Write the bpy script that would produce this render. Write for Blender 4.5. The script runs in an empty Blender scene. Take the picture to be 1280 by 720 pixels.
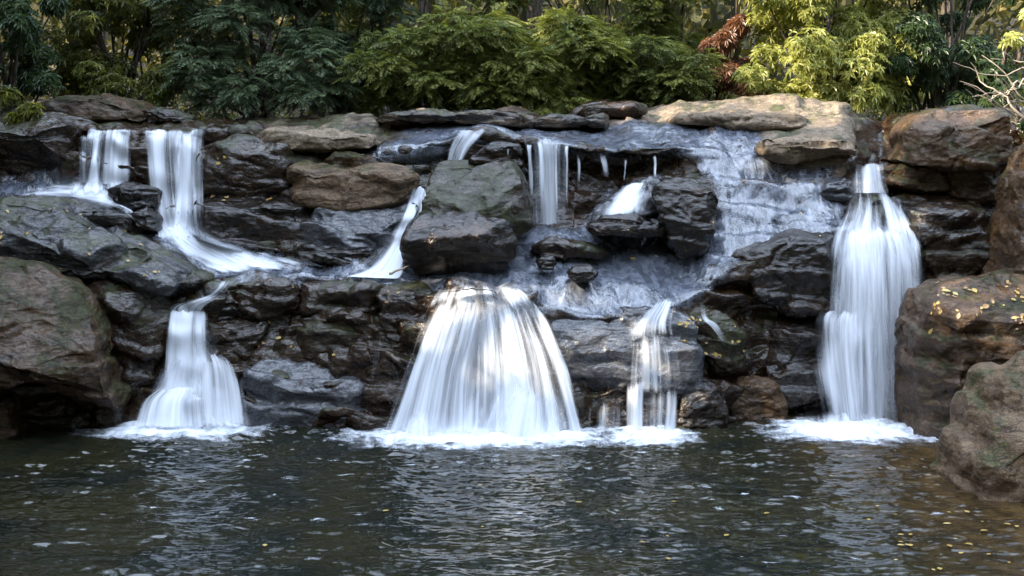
import bpy, bmesh, math, random
import numpy as np
from mathutils import Vector
from mathutils.bvhtree import BVHTree

# ------------------------------------------------------------------ camera, sky, sun, exposure
SC = bpy.context.scene
COL = SC.collection
F, CAMY, CAMZ, HX, HY = 1600.0, -16.0, 3.3, 640.0, 210.0      # photo is 1280 x 720
cam_d = bpy.data.cameras.new('camera')
cam = bpy.data.objects.new('camera', cam_d); COL.objects.link(cam)
cam.location = (0, CAMY, CAMZ); cam.rotation_euler = (math.radians(90), 0, 0)
cam_d.sensor_width = 36; cam_d.lens = 45; cam_d.shift_y = -150 / 1280
cam_d.clip_start = 0.1; cam_d.clip_end = 2000
SC.camera = cam

SUN_AZ, SUN_EL = math.radians(-110), math.radians(34)            # azimuth from +Y towards +X
SUN = np.array([math.sin(SUN_AZ) * math.cos(SUN_EL), math.cos(SUN_AZ) * math.cos(SUN_EL), math.sin(SUN_EL)])
world = bpy.data.worlds.new('World'); SC.world = world; world.use_nodes = True
wn = world.node_tree
sky = wn.nodes.new('ShaderNodeTexSky'); sky.sky_type = 'NISHITA'; sky.sun_disc = False
sky.sun_elevation = SUN_EL; sky.sun_rotation = SUN_AZ
bg = wn.nodes['Background']; bg.inputs['Strength'].default_value = 0.15
hs = wn.nodes.new('ShaderNodeHueSaturation'); hs.inputs['Saturation'].default_value = 0.76   # sky blue muted for a more neutral white balance
wn.links.new(sky.outputs[0], hs.inputs['Color']); 
# unseen bright cloud added overhead to strengthen light on upward faces
tc = wn.nodes.new('ShaderNodeTexCoord'); sp = wn.nodes.new('ShaderNodeSeparateXYZ'); wn.links.new(tc.outputs['Generated'], sp.inputs[0])
cn = wn.nodes.new('ShaderNodeTexNoise'); cn.inputs['Scale'].default_value = 2.6; cn.inputs['Detail'].default_value = 5; wn.links.new(tc.outputs['Generated'], cn.inputs['Vector'])
m1 = wn.nodes.new('ShaderNodeMapRange'); m1.interpolation_type = 'SMOOTHSTEP'; m1.inputs[1].default_value = .50; m1.inputs[2].default_value = .85; wn.links.new(sp.outputs[2], m1.inputs[0])
m2_ = wn.nodes.new('ShaderNodeMapRange'); m2_.interpolation_type = 'SMOOTHSTEP'; m2_.inputs[1].default_value = .36; m2_.inputs[2].default_value = .58; wn.links.new(cn.outputs[0], m2_.inputs[0])
mm_ = wn.nodes.new('ShaderNodeMath'); mm_.operation = 'MULTIPLY'; wn.links.new(m1.outputs[0], mm_.inputs[0]); wn.links.new(m2_.outputs[0], mm_.inputs[1])
mx_ = wn.nodes.new('ShaderNodeMix'); mx_.data_type = 'RGBA'; wn.links.new(mm_.outputs[0], mx_.inputs[0]); wn.links.new(hs.outputs[0], mx_.inputs[6]); mx_.inputs[7].default_value = (10.0, 11.8, 14.8, 1)
wn.links.new(mx_.outputs[2], bg.inputs['Color'])
sun_d = bpy.data.lights.new('sun', 'SUN'); sun_d.energy = 4.0; sun_d.angle = math.radians(0.5); sun_d.color = (1.0, 0.87, 0.68)
sun = bpy.data.objects.new('sun', sun_d); COL.objects.link(sun)
sun.rotation_euler = Vector(SUN).to_track_quat('Z', 'Y').to_euler(); sun.location = (-40, -14, 30)
SC.view_settings.view_transform = 'Standard'; SC.view_settings.look = 'None'
SC.view_settings.exposure = 2.08; SC.view_settings.gamma = 1.0
SC.render.engine = 'CYCLES'
SC.cycles.transparent_max_bounces = 32; SC.cycles.max_bounces = 8
SC.cycles.diffuse_bounces = 3; SC.cycles.glossy_bounces = 3; SC.cycles.transmission_bounces = 4
SC.cycles.use_denoising = True
SC.cycles.sample_clamp_indirect = 4.0

# ------------------------------------------------------------------ helpers
RNG = np.random.default_rng(7)

def up(px, py, Y):
    """photo position at depth Y -> world point (array friendly)"""
    d = np.asarray(Y, float) - CAMY
    return np.stack(np.broadcast_arrays((np.asarray(px, float) - HX) * d / F, np.asarray(Y, float), CAMZ - (np.asarray(py, float) - HY) * d / F), -1)

def _h(ix, iy, iz, s):
    x = (ix.astype(np.uint32) * np.uint32(73856093)) ^ (iy.astype(np.uint32) * np.uint32(19349663)) ^ (iz.astype(np.uint32) * np.uint32(83492791)) ^ np.uint32((s * 2654435761 + 12345) & 0xffffffff)
    x ^= x >> np.uint32(16); x *= np.uint32(0x7feb352d); x ^= x >> np.uint32(15); x *= np.uint32(0x846ca68b); x ^= x >> np.uint32(16)
    return x

def _hf(x): return (x & np.uint32(0xffffff)).astype(np.float64) / 16777215.0

def noise(p, seed=0):
    i = np.floor(p).astype(np.int64); f = p - i
    u = f * f * f * (f * (f * 6 - 15) + 10)
    r = np.zeros(len(p))
    for dx in (0, 1):
        for dy in (0, 1):
            for dz in (0, 1):
                h = _h(i[:, 0] + dx, i[:, 1] + dy, i[:, 2] + dz, seed)
                g = np.stack([_hf(h) * 2 - 1, _hf(h * np.uint32(2246822519)) * 2 - 1, _hf(h * np.uint32(3266489917) ^ (h >> np.uint32(7))) * 2 - 1], 1)
                w = (u[:, 0] if dx else 1 - u[:, 0]) * (u[:, 1] if dy else 1 - u[:, 1]) * (u[:, 2] if dz else 1 - u[:, 2])
                r += w * (g[:, 0] * (f[:, 0] - dx) + g[:, 1] * (f[:, 1] - dy) + g[:, 2] * (f[:, 2] - dz))
    return r * 1.3

def fbm(p, oct=4, seed=0, gain=0.5):
    a, s, r = 1.0, 1.0, 0
    for k in range(oct):
        r = r + a * noise(p * s + 17.3 * k, seed + k); a *= gain; s *= 2.03
    return r

def facet(p, seed=0, blend=0.16):
    """cellular noise where every cell is its own tilted plane: broken-rock facets"""
    i = np.floor(p).astype(np.int64)
    n = len(p)
    b1 = np.full(n, 1e9); b2 = np.full(n, 1e9); v1 = np.zeros(n); v2 = np.zeros(n)
    for dx in (-1, 0, 1):
        for dy in (-1, 0, 1):
            for dz in (-1, 0, 1):
                c = i + np.array([dx, dy, dz])
                h = _h(c[:, 0], c[:, 1], c[:, 2], seed)
                fp = c + np.stack([_hf(h), _hf(h * np.uint32(2246822519)), _hf(h * np.uint32(3266489917))], 1)
                h2 = h * np.uint32(668265263) ^ (h >> np.uint32(5))
                g = np.stack([_hf(h2), _hf(h2 * np.uint32(2246822519)), _hf(h2 * np.uint32(3266489917))], 1) - 0.5
                d = p - fp
                dd = np.sqrt((d * d).sum(1))
                v = (d * g).sum(1) * 1.2 + (_hf(h2 * np.uint32(374761393)) - 0.5)
                c1 = dd < b1
                b2 = np.where(c1, b1, np.minimum(b2, dd)); 
                v2n = np.where(c1, v1, np.where(dd <= b2, v, v2)); v2 = v2n
                v1 = np.where(c1, v, v1); b1 = np.where(c1, dd, b1)
    w = np.clip((b2 - b1) / blend, 0, 1); w = w * w * (3 - 2 * w)
    return v1 * (0.5 + 0.5 * w) + v2 * (0.5 - 0.5 * w), b2 - b1

def sstep(a, b, x):
    t = np.clip((x - a) / (b - a), 0, 1); return t * t * (3 - 2 * t)

def gsm(a, sig, axis):
    k = int(3 * sig) + 1; w = np.exp(-0.5 * (np.arange(-k, k + 1) / sig) ** 2); w /= w.sum()
    ap = np.concatenate([np.repeat(a.take([0], axis), k, axis), a, np.repeat(a.take([-1], axis), k, axis)], axis)
    return np.apply_along_axis(lambda v: np.convolve(v, w, 'valid'), axis, ap)

def polydist(px, py, poly):
    """signed distance in pixels, positive inside"""
    P = np.asarray(poly, float); Q = np.roll(P, -1, 0)
    best = np.full(px.shape, 1e9); ins = np.zeros(px.shape, bool)
    for (ax, ay), (bx, by) in zip(P, Q):
        ex, ey = bx - ax, by - ay
        t = np.clip(((px - ax) * ex + (py - ay) * ey) / (ex * ex + ey * ey + 1e-9), 0, 1)
        best = np.minimum(best, np.hypot(px - ax - t * ex, py - ay - t * ey))
        c = ((ay > py) != (by > py)) & (px < (bx - ax) * (py - ay) / (by - ay + 1e-12) + ax)
        ins ^= c
    return np.where(ins, best, -best)

def mask(px, py, polys, feather):
    m = np.zeros(px.shape)
    for q in polys: m = np.maximum(m, sstep(-feather, feather, polydist(px, py, q)))
    return m

def mesh_from(name, verts, faces, uv=None, attrs=None, smooth=True):
    """faces: (n,3) or (n,4) int array, or a list of such arrays"""
    me = bpy.data.meshes.new(name)
    fl = faces if isinstance(faces, list) else [faces]
    me.vertices.add(len(verts)); me.vertices.foreach_set('co', np.asarray(verts, np.float32).ravel())
    nl = sum(f.size for f in fl); nf = sum(len(f) for f in fl)
    me.loops.add(nl); me.polygons.add(nf)
    li = np.concatenate([f.ravel() for f in fl]).astype(np.int32)
    tot = np.concatenate([np.full(len(f), f.shape[1]) for f in fl]).astype(np.int32)
    me.loops.foreach_set('vertex_index', li)
    me.polygons.foreach_set('loop_start', (np.cumsum(tot) - tot).astype(np.int32))
    me.polygons.foreach_set('use_smooth', np.full(nf, smooth))
    if uv is not None:
        l = me.uv_layers.new(name='UVMap'); l.data.foreach_set('uv', np.asarray(uv, np.float32)[li].ravel())
    for k, v in (attrs or {}).items():
        a = me.attributes.new(k, 'FLOAT', 'POINT'); a.data.foreach_set('value', np.asarray(v, np.float32).ravel())
    me.update(calc_edges=True); me.validate()
    return me

def link(name, me, mat, loc=None, parent=None):
    """link a mesh whose vertices are world positions as an object with its origin at loc"""
    o = bpy.data.objects.new(name, me); COL.objects.link(o)
    if mat: me.materials.append(mat)
    if parent is not None:
        o.parent = parent; loc = parent.location
        me.transform(__import__('mathutils').Matrix.Translation(-Vector(loc)))
    elif loc is not None:
        me.transform(__import__('mathutils').Matrix.Translation(-Vector(loc))); o.location = loc
    return o

def tag(o, label=None, cat=None, group=None, kind=None):
    if label: o['label'] = label
    if cat: o['category'] = cat
    if group: o['group'] = group
    if kind: o['kind'] = kind
    return o

def empty(name, loc, label, cat, group=None):
    o = bpy.data.objects.new(name, None); COL.objects.link(o); o.location = loc; o.empty_display_size = 0.2
    return tag(o, label, cat, group)

def grid_faces(nr, nc):
    a = np.arange(nr * nc).reshape(nr, nc)
    return np.stack([a[:-1, :-1], a[1:, :-1], a[1:, 1:], a[:-1, 1:]], -1).reshape(-1, 4)

def grid_normals(P):
    du = np.gradient(P, axis=1); dv = np.gradient(P, axis=0)
    n = np.cross(dv, du); n /= np.linalg.norm(n, axis=-1, keepdims=True) + 1e-9
    return n

def tube(pts, rad, seg=7):
    """one tapered tube -> verts, quads"""
    pts = np.asarray(pts, float); n = len(pts)
    t = np.gradient(pts, axis=0); t /= np.linalg.norm(t, axis=1, keepdims=True) + 1e-9
    ref = np.where(np.abs(t[:, [2]]) > 0.9, [[1.0, 0, 0]], [[0, 0, 1.0]])
    a = np.cross(t, ref); a /= np.linalg.norm(a, axis=1, keepdims=True); b = np.cross(t, a)
    th = np.linspace(0, 2 * np.pi, seg, endpoint=False)
    v = pts[:, None] + np.asarray(rad)[:, None, None] * (np.cos(th)[None, :, None] * a[:, None] + np.sin(th)[None, :, None] * b[:, None])
    idx = np.arange(n * seg).reshape(n, seg)
    f = np.stack([idx[:-1], np.roll(idx, -1, 1)[:-1], np.roll(idx, -1, 1)[1:], idx[1:]], -1).reshape(-1, 4)
    return v.reshape(-1, 3), f

class Bag:
    def __init__(s): s.v = []; s.f = []; s.n = 0; s.t = []
    def add(s, v, f, t=None):
        s.v.append(v); s.f.append(f + s.n); s.n += len(v)
        s.t.append(np.full(len(v), 0.5) if t is None else t)
    def mesh(s, name, smooth=True):
        by = {}
        for f in s.f: by.setdefault(f.shape[1], []).append(f)
        return mesh_from(name, np.concatenate(s.v), [np.concatenate(x) for x in by.values()], attrs={'tint': np.concatenate(s.t)}, smooth=smooth)

# ------------------------------------------------------------------ materials
class NT:
    def __init__(s, name):
        s.m = bpy.data.materials.new(name); s.m.use_nodes = True; s.t = s.m.node_tree; s.t.nodes.clear()
        s.out = s.n('ShaderNodeOutputMaterial')
    def n(s, typ, **kw):
        nd = s.t.nodes.new(typ)
        for k, v in kw.items(): setattr(nd, k, v)
        return nd
    def put(s, sock, v):
        if isinstance(v, bpy.types.NodeSocket): s.t.links.new(v, sock)
        elif v is not None: sock.default_value = v
    def math(s, op, a, b=None, clamp=False):
        nd = s.n('ShaderNodeMath', operation=op, use_clamp=clamp); s.put(nd.inputs[0], a)
        if b is not None: s.put(nd.inputs[1], b)
        return nd.outputs[0]
    def ramp(s, fac, lo, hi, a=0.0, b=1.0, smooth=True):
        nd = s.n('ShaderNodeMapRange', interpolation_type='SMOOTHSTEP' if smooth else 'LINEAR'); s.put(nd.inputs[0], fac)
        for i, v in enumerate((lo, hi, a, b)): s.put(nd.inputs[i + 1], v)
        return nd.outputs[0]
    def mix(s, fac, a, b):
        nd = s.n('ShaderNodeMix', data_type='RGBA'); s.put(nd.inputs[0], fac)
        s.put(nd.inputs[6], a if not isinstance(a, tuple) else (*a, 1)); s.put(nd.inputs[7], b if not isinstance(b, tuple) else (*b, 1))
        return nd.outputs[2]
    def noise(s, vec, scale, detail=4, rough=0.55, dist=0.0):
        nd = s.n('ShaderNodeTexNoise'); s.put(nd.inputs['Vector'], vec)
        nd.inputs['Scale'].default_value = scale; nd.inputs['Detail'].default_value = detail; nd.inputs['Roughness'].default_value = rough; nd.inputs['Distortion'].default_value = dist
        return nd.outputs[0]
    def vmul(s, vec, k):
        nd = s.n('ShaderNodeVectorMath', operation='MULTIPLY'); s.put(nd.inputs[0], vec); nd.inputs[1].default_value = k
        return nd.outputs[0]
    def pos(s): return s.n('ShaderNodeNewGeometry').outputs['Position']
    def nor(s): return s.n('ShaderNodeNewGeometry').outputs['Normal']
    def attr(s, name): return s.n('ShaderNodeAttribute', attribute_name=name).outputs['Fac']
    def bump(s, h, strength, dist, normal=None):
        nd = s.n('ShaderNodeBump'); nd.inputs['Strength'].default_value = strength; nd.inputs['Distance'].default_value = dist
        s.put(nd.inputs['Height'], h)
        if normal is not None: s.put(nd.inputs['Normal'], normal)
        return nd.outputs[0]
    def bsdf(s, **kw):
        nd = s.n('ShaderNodeBsdfPrincipled')
        for k, v in kw.items():
            v = (*v, 1) if isinstance(v, tuple) and len(v) == 3 else v
            s.put(nd.inputs[k.replace('_', ' ')], v)
        return nd.outputs[0]
    def done(s, sh): s.t.links.new(sh, s.out.inputs['Surface']); return s.m

def rock_mat(name, dark, mid, light, dry=(0.40, 0.30, 0.20), moss=0.0, mosscol=(0.035, 0.038, 0.008), rough=(0.07, 0.30), rust=0.3, spec=0.5, bump=1.0, wet=.48):
    t = NT(name); P = t.pos(); N = t.nor()
    nz = t.n('ShaderNodeSeparateXYZ'); t.put(nz.inputs[0], N); nz = nz.outputs[2]
    big = t.noise(P, 0.9, 5, 0.6, 0.4)
    strat = t.noise(t.vmul(P, (0.8, 0.8, 4.5)), 2.2, 6, 0.65, 0.6)
    fine = t.noise(P, 14, 6, 0.68)
    veryfine = t.noise(P, 60, 4, 0.65)
    f1 = t.math('ADD', t.math('MULTIPLY', big, 0.55), t.math('MULTIPLY', strat, 0.45))
    c = t.mix(t.ramp(f1, 0.36, 0.52), dark, mid)
    c = t.mix(t.ramp(t.math('ADD', t.math('MULTIPLY', strat, 0.5), t.math('MULTIPLY', fine, 0.5)), 0.52, 0.70), c, light)
    rn = t.noise(P, 1.7, 5, 0.6, 0.8)
    c = t.mix(t.math('MULTIPLY', t.ramp(rn, 0.55, 0.72), rust), c, (0.12, 0.055, 0.022))
    # angular chipped relief
    dv = t.n('ShaderNodeVectorMath', operation='ADD'); t.put(dv.inputs[0], t.vmul(P, (1.0, 1.0, 1.9)))
    nv_ = t.n('ShaderNodeTexNoise'); nv_.inputs['Scale'].default_value = 2.5; nv_.inputs['Detail'].default_value = 4; t.put(nv_.inputs['Vector'], P)
    t.put(dv.inputs[1], t.vmul(nv_.outputs['Color'], (.5, .5, .5)))
    def chip(sc):
        v = t.n('ShaderNodeTexVoronoi'); v.inputs['Scale'].default_value = sc; t.put(v.inputs['Vector'], dv.outputs[0]); return v.outputs['Distance']
    # thin mineral veins
    ve = t.noise(t.vmul(P, (1.0, 1.0, 2.5)), 3.1, 5, 0.5, 1.2)
    vein = t.ramp(t.math('ABSOLUTE', t.math('SUBTRACT', ve, 0.5)), 0.0, 0.012, 1.0, 0.0)
    c = t.mix(t.math('MULTIPLY', vein, 0.35), c, light)
    dr = t.attr('dry')
    drym = t.ramp(t.math('ADD', dr, t.math('MULTIPLY', t.math('SUBTRACT', strat, 0.5), 0.9)), 0.35, 0.65)
    dc = t.mix(t.ramp(strat, 0.35, 0.62), tuple(0.45 * v for v in dry), dry)
    dc = t.mix(t.ramp(fine, 0.40, 0.62), tuple(0.6 * a for a in dry), dc)
    dc = t.mix(t.math('MULTIPLY', t.ramp(rn, 0.55, 0.7), 0.5), dc, (0.16, 0.10, 0.06))
    c = t.mix(drym, c, dc)
    if moss > 0:
        mn = t.noise(P, 1.6, 6, 0.7, 0.3)
        mm = t.math('MULTIPLY', t.ramp(t.math('ADD', mn, t.math('MULTIPLY', nz, 0.10)), 0.60 - 0.2 * moss, 0.72 - 0.2 * moss), 0.9)
        mc = t.mix(t.ramp(fine, 0.4, 0.62), mosscol, tuple(2.4 * v for v in mosscol))
        c = t.mix(mm, c, mc)
    else: mm = None
    c = t.mix(t.ramp(veryfine, 0.42, 0.6, 0.45, 0.0), c, (0.006, 0.005, 0.004))
    r = t.ramp(t.noise(P, 2.3, 6, 0.65), 0.35, 0.65, rough[0], rough[1])
    r = t.math('ADD', r, t.math('MULTIPLY', fine, 0.10))
    if mm is not None: r = t.math('ADD', r, t.math('MULTIPLY', mm, 0.35), True)
    rr = t.n('ShaderNodeMix', data_type='FLOAT'); t.put(rr.inputs[0], drym); t.put(rr.inputs[2], r); rr.inputs[3].default_value = 0.62
    cr = t.noise(t.vmul(P, (1.2, 1.2, 4.0)), 2.6, 6, 0.62, 0.9)
    crack = t.ramp(t.math('ABSOLUTE', t.math('SUBTRACT', cr, 0.5)), 0.0, 0.022)
    c = t.mix(t.math('MULTIPLY', t.math('SUBTRACT', 1.0, crack), .75), c, (0.008, 0.006, 0.005))
    n0 = t.bump(chip(2.6), 0.35 * bump, 0.12); n0 = t.bump(chip(7.5), 0.32 * bump, 0.045, n0)
    n1 = t.bump(crack, 0.30 * bump, 0.012, n0)
    n2 = t.bump(strat, 0.35 * bump, 0.04, n1)
    n3 = t.bump(fine, 0.55 * bump, 0.018, n2)
    n4 = t.bump(veryfine, 0.40 * bump, 0.005, n3)
    c = t.mix(t.math('SUBTRACT', 1.0, t.math('MULTIPLY', drym, .6)), c, t.mix(wet, c, (0.0, 0.0, 0.0)))   # wet stone is darker
    return t.done(t.bsdf(Base_Color=c, Roughness=rr.outputs[0], IOR=1.36, Specular_IOR_Level=spec, Normal=n4, Coat_Weight=t.math('MULTIPLY', t.math('SUBTRACT', 1.0, drym), .10), Coat_Roughness=.06, Coat_Normal=n2))

M = {}
M['bedrock'] = rock_mat('wet bedrock', (0.012, 0.008, 0.005), (0.068, 0.036, 0.017), (0.19, 0.125, 0.075), moss=0.22, rough=(0.05, 0.24), spec=.7)
M['black'] = rock_mat('black wet rock', (0.006, 0.005, 0.004), (0.026, 0.016, 0.010), (0.09, 0.062, 0.04), rust=0.4, rough=(0.05, 0.24), spec=.65)
M['dark'] = rock_mat('dark wet rock', (0.010, 0.007, 0.005), (0.055, 0.030, 0.015), (0.17, 0.115, 0.068), moss=0.2, rough=(0.05, 0.24), spec=.7)
M['mossy'] = rock_mat('mossy wet rock', (0.016, 0.012, 0.008), (0.07, 0.047, 0.026), (0.15, 0.11, 0.07), moss=0.6, rough=(.06, .22))
M['brown'] = rock_mat('brown damp rock', dry=(.27, .175, .10), dark=(0.05, 0.029, 0.015), mid=(0.17, 0.098, 0.048), light=(0.32, 0.215, 0.13), bump=1.5, rough=(0.2, 0.55), moss=0.15, spec=0.4)
M['tan'] = rock_mat('tan dry rock', (0.08, 0.055, 0.035), (0.24, 0.16, 0.095), (0.42, 0.31, 0.20), rough=(0.4, 0.7), rust=0.4, spec=0.35)
M['grey'] = rock_mat('sky-sheen wet slab', (0.03, 0.031, 0.036), (0.105, 0.108, 0.12), (0.22, 0.22, 0.225), rough=(0.06, 0.20), spec=0.9, wet=.25)  # pale bluish tone puts sky sheen into the wet slab colour
M['skylit'] = rock_mat('dark slate slab', (0.018, 0.018, 0.020), (0.060, 0.058, 0.060), (0.15, 0.145, 0.145), rough=(0.07, 0.26), spec=0.7, wet=.35, moss=0.3)  # lighter, greyer tone puts sky light on the slope into the colour
M['brownmoss'] = rock_mat('brown mossy rock', dry=(.27, .175, .10), dark=(0.045, 0.027, 0.014), mid=(0.15, 0.086, 0.042), light=(0.29, 0.19, 0.115), bump=1.4, rough=(0.15, 0.5), moss=0.42, spec=0.4)

# ------------------------------------------------------------------ bedrock: one lofted ledge of rock, from the bank behind to below the water
LV = {  # px : (crest, upper lip, under the lip, foot of upper wall, shelf edge, mid face, waterline) as (py, Y)
 -260: [(150, 4.0), (165, 3.0), (200, 2.9), (250, 2.2), (380, 0.0), (450, -.3), (552, -.4)],
 -60: [(150, 4.1), (165, 3.1), (195, 3.0), (248, 2.3), (384, 0.2), (450, 0.1), (546, 0.0)],
 60: [(150, 4.2), (163, 3.2), (190, 3.1), (245, 2.4), (385, 0.6), (450, 0.5), (542, 0.3)],
 130: [(151, 4.4), (164, 3.0), (172, 3.0), (232, 2.7), (352, 1.0), (430, .8), (537, .4)],
 215: [(150, 4.6), (166, 2.9), (180, 2.9), (286, 2.25), (375, 0.95), (430, .7), (533, .4)],
 262: [(148, 4.8), (170, 2.9), (185, 2.8), (295, 2.2), (374, 1.0), (430, .7), (533, .4)],
 320: [(146, 5), (172, 3), (195, 2.6), (318, 1.8), (350, 1.2), (430, .8), (533, .4)],
 380: [(143, 5), (190, 2.8), (215, 2.6), (328, 1.7), (347, 1.2), (430, .7), (534, .3)],
 450: [(141, 5), (196, 2.7), (212, 2.6), (330, 1.7), (350, 1.1), (430, .6), (535, .2)],
 520: [(141, 5), (184, 2.8), (203, 3.1), (335, 1.7), (357, .95), (430, .45), (538, .1)],
 600: [(142, 5), (168, 3), (182, 3.2), (300, 2.3), (360, .75), (430, .3), (542, -.1)],
 680: [(146, 5), (178, 2.7), (188, 3.2), (284, 2.5), (376, .65), (430, .35), (542, -.1)],
 760: [(142, 5), (190, 2.6), (200, 3.2), (284, 2.5), (397, .6), (480, .5), (540, .4)],
 830: [(134, 5), (188, 2.5), (198, 3.0), (292, 2.4), (387, .7), (480, .65), (540, .45)],
 890: [(124, 5), (180, 3.0), (220, 2.4), (312, 1.6), (355, 1.1), (430, .95), (538, .5)],
 950: [(120, 5), (185, 2.9), (230, 2.3), (315, 1.5), (340, 1.3), (395, 1.6), (535, .9)],
 1020: [(124, 4.7), (190, 2.8), (235, 2.25), (288, 1.65), (310, 1.45), (390, 1.6), (533, 1.1)],
 1060: [(130, 4.5), (178, 3.0), (225, 2.5), (262, 1.95), (288, 1.55), (400, 1.45), (533, 1.1)],
 1100: [(160, 5.2), (196, 4.3), (215, 2.9), (245, 2.2), (285, 1.6), (400, 1.3), (533, 1.0)],
 1150: [(138, 4.2), (150, 3.1), (210, 2.7), (270, 2.3), (350, 1.8), (420, 1.4), (533, .9)],
 1240: [(136, 4.2), (150, 3.3), (220, 3.2), (280, 3.0), (360, 2.4), (430, 1.2), (545, .4)],
 1300: [(136, 4.0), (150, 3.0), (220, 2.6), (280, 2.0), (360, 1.6), (430, .8), (550, .2)],
 1540: [(134, 3.6), (150, 2.6), (220, 2.2), (280, 1.6), (360, .8), (430, 0), (560, -.6)],
}
keys = sorted(LV)
NC = 860
cx = np.linspace(-260, 1540, NC)
nlv = [50, 90, 36, 90, 84, 76, 84, 14]                     # rows between levels
jit = np.stack([noise(np.stack([cx / 46, np.full(NC, 7.7 * k), np.zeros(NC)], 1), 3) + .6 * noise(np.stack([cx / 17, np.full(NC, 3.3 * k), np.zeros(NC)], 1), 9) for k in range(9)])
lev = []
for k in range(7):
    y = gsm(np.interp(cx, keys, [LV[q][k][0] for q in keys]), 3, 0); Y = gsm(np.interp(cx, keys, [LV[q][k][1] for q in keys]), 5, 0)
    y = y + jit[k] * (3, 5, 5, 8, 7, 10, 0)[k]; Y = Y + jit[k] * (.2, .12, .08, .1, .1, .08, .05)[k]
    lev.append((y, Y))
pts = [up(cx, y, Y) for y, Y in lev]
back = pts[0].copy(); back[:, 1] += 4.0; back[:, 2] -= 0.25
deep = pts[6].copy(); deep[:, 2] -= 1.0; deep[:, 1] -= 0.15
pts = [back] + pts + [deep]
rows = []; lvl = []
for k, n in enumerate(nlv):
    t = np.linspace(0, 1, n, endpoint=(k == len(nlv) - 1))
    for q in t: rows.append(pts[k] * (1 - q) + pts[k + 1] * q); lvl.append(k + q)
BP = np.stack(rows); lvl = np.array(lvl)
BP = gsm(BP, 2.2, 0)
NR = len(BP)
BX = HX + BP[..., 0] * F / (BP[..., 1] - CAMY); BY = HY - (BP[..., 2] - CAMZ) * F / (BP[..., 1] - CAMY)   # where it lies in the photo, to place stains

DRY = [[(280, 138), (520, 140), (640, 150), (600, 165), (520, 176), (470, 186), (440, 192), (480, 215), (470, 260), (395, 282), (372, 255), (374, 205), (300, 190), (330, 165)],
       [(690, 150), (815, 136), (880, 118), (960, 116), (1040, 124), (1085, 134), (1080, 150), (1070, 180), (1050, 205), (1060, 250), (1040, 212), (950, 200), (945, 165), (905, 150), (850, 148), (800, 150), (760, 158)]]
FILM = [[(385, 334), (505, 338), (560, 350), (560, 362), (470, 358), (390, 350)], [(690, 172), (760, 166), (830, 160), (905, 160), (945, 170), (955, 200), (1035, 215), (1052, 262), (1045, 292), (1000, 300), (935, 320), (905, 345), (868, 345), (885, 300), (896, 250), (880, 195), (820, 188), (700, 186)],
        [(470, 196), (520, 164), (560, 156), (640, 154), (715, 172), (850, 185), (850, 193), (760, 194), (700, 184), (640, 172), (580, 178), (520, 196)],
        [(430, 336), (520, 340), (600, 300), (655, 286), (735, 286), (800, 288), (870, 318), (900, 350), (840, 385), (800, 396), (735, 398), (690, 394), (660, 372), (600, 357), (540, 356), (440, 348)],
        [(735, 282), (760, 245), (818, 226), (822, 250), (810, 276)],
        [(0, 228), (110, 225), (170, 240), (210, 282), (270, 300), (340, 322), (398, 338), (390, 350), (265, 348), (220, 318), (170, 275), (90, 256), (0, 256)]]
WETLIGHT = [[(700, 400), (860, 400), (872, 500), (710, 495)], [(320, 448), (450, 458), (448, 530), (320, 528)], [(0, 250), (130, 262), (260, 345), (200, 352), (60, 335), (0, 330)],
            [(390, 268), (520, 252), (505, 310), (400, 312)]]
SUNK = [[(710, 196), (880, 196), (880, 285), (715, 282)], [(920, 320), (1035, 300), (1035, 395), (960, 390)]]
dry = np.maximum(.55 * mask(BX, BY, DRY[:1], 14), mask(BX, BY, DRY[1:], 14)); film = mask(BX + 12 * noise(BP.reshape(-1, 3) * 2.5, 5).reshape(NR, NC), BY + 14 * noise(BP.reshape(-1, 3) * 2.8, 6).reshape(NR, NC), FILM, 17); wl = mask(BX, BY, WETLIGHT, 14)

def rock_disp(p, s=1.0, seed=0, facets=.10, strata=.05, soft=.12, per=3.4):
    """displacement (m) for a rock whose features are about s metres big"""
    q = p / s
    w = np.stack([fbm(q * 1.1, 3, seed + 31), fbm(q * 1.1, 3, seed + 37), fbm(q * 1.1, 3, seed + 41)], 1)
    d = soft * fbm(q * .8, 4, seed + 1)
    f1, e1 = facet((q + .2 * w) * np.array([.9, 1.1, 1.7]), seed + 2)
    f2, e2 = facet((q + .2 * w) * np.array([2.2, 2.6, 4.2]), seed + 3)
    d = d + facets * f1 + facets * .30 * f2 - facets * .25 * (1 - sstep(0, .10, e1)) * sstep(-.1, .3, noise(q * 1.3, seed + 19))
    zz = (q[:, 2] + .10 * q[:, 0] + .12 * w[:, 2]) * per
    fr = zz - np.floor(zz); st = sstep(.0, .75, fr) - sstep(.86, 1.0, fr)
    d = d + strata * (st - .5) * sstep(-.35, .15, noise(q * np.array([.7, .7, 1.2]), seed + 5))
    d = d + .016 * fbm(q * 5.5, 3, seed + 8)
    return d * s

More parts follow.
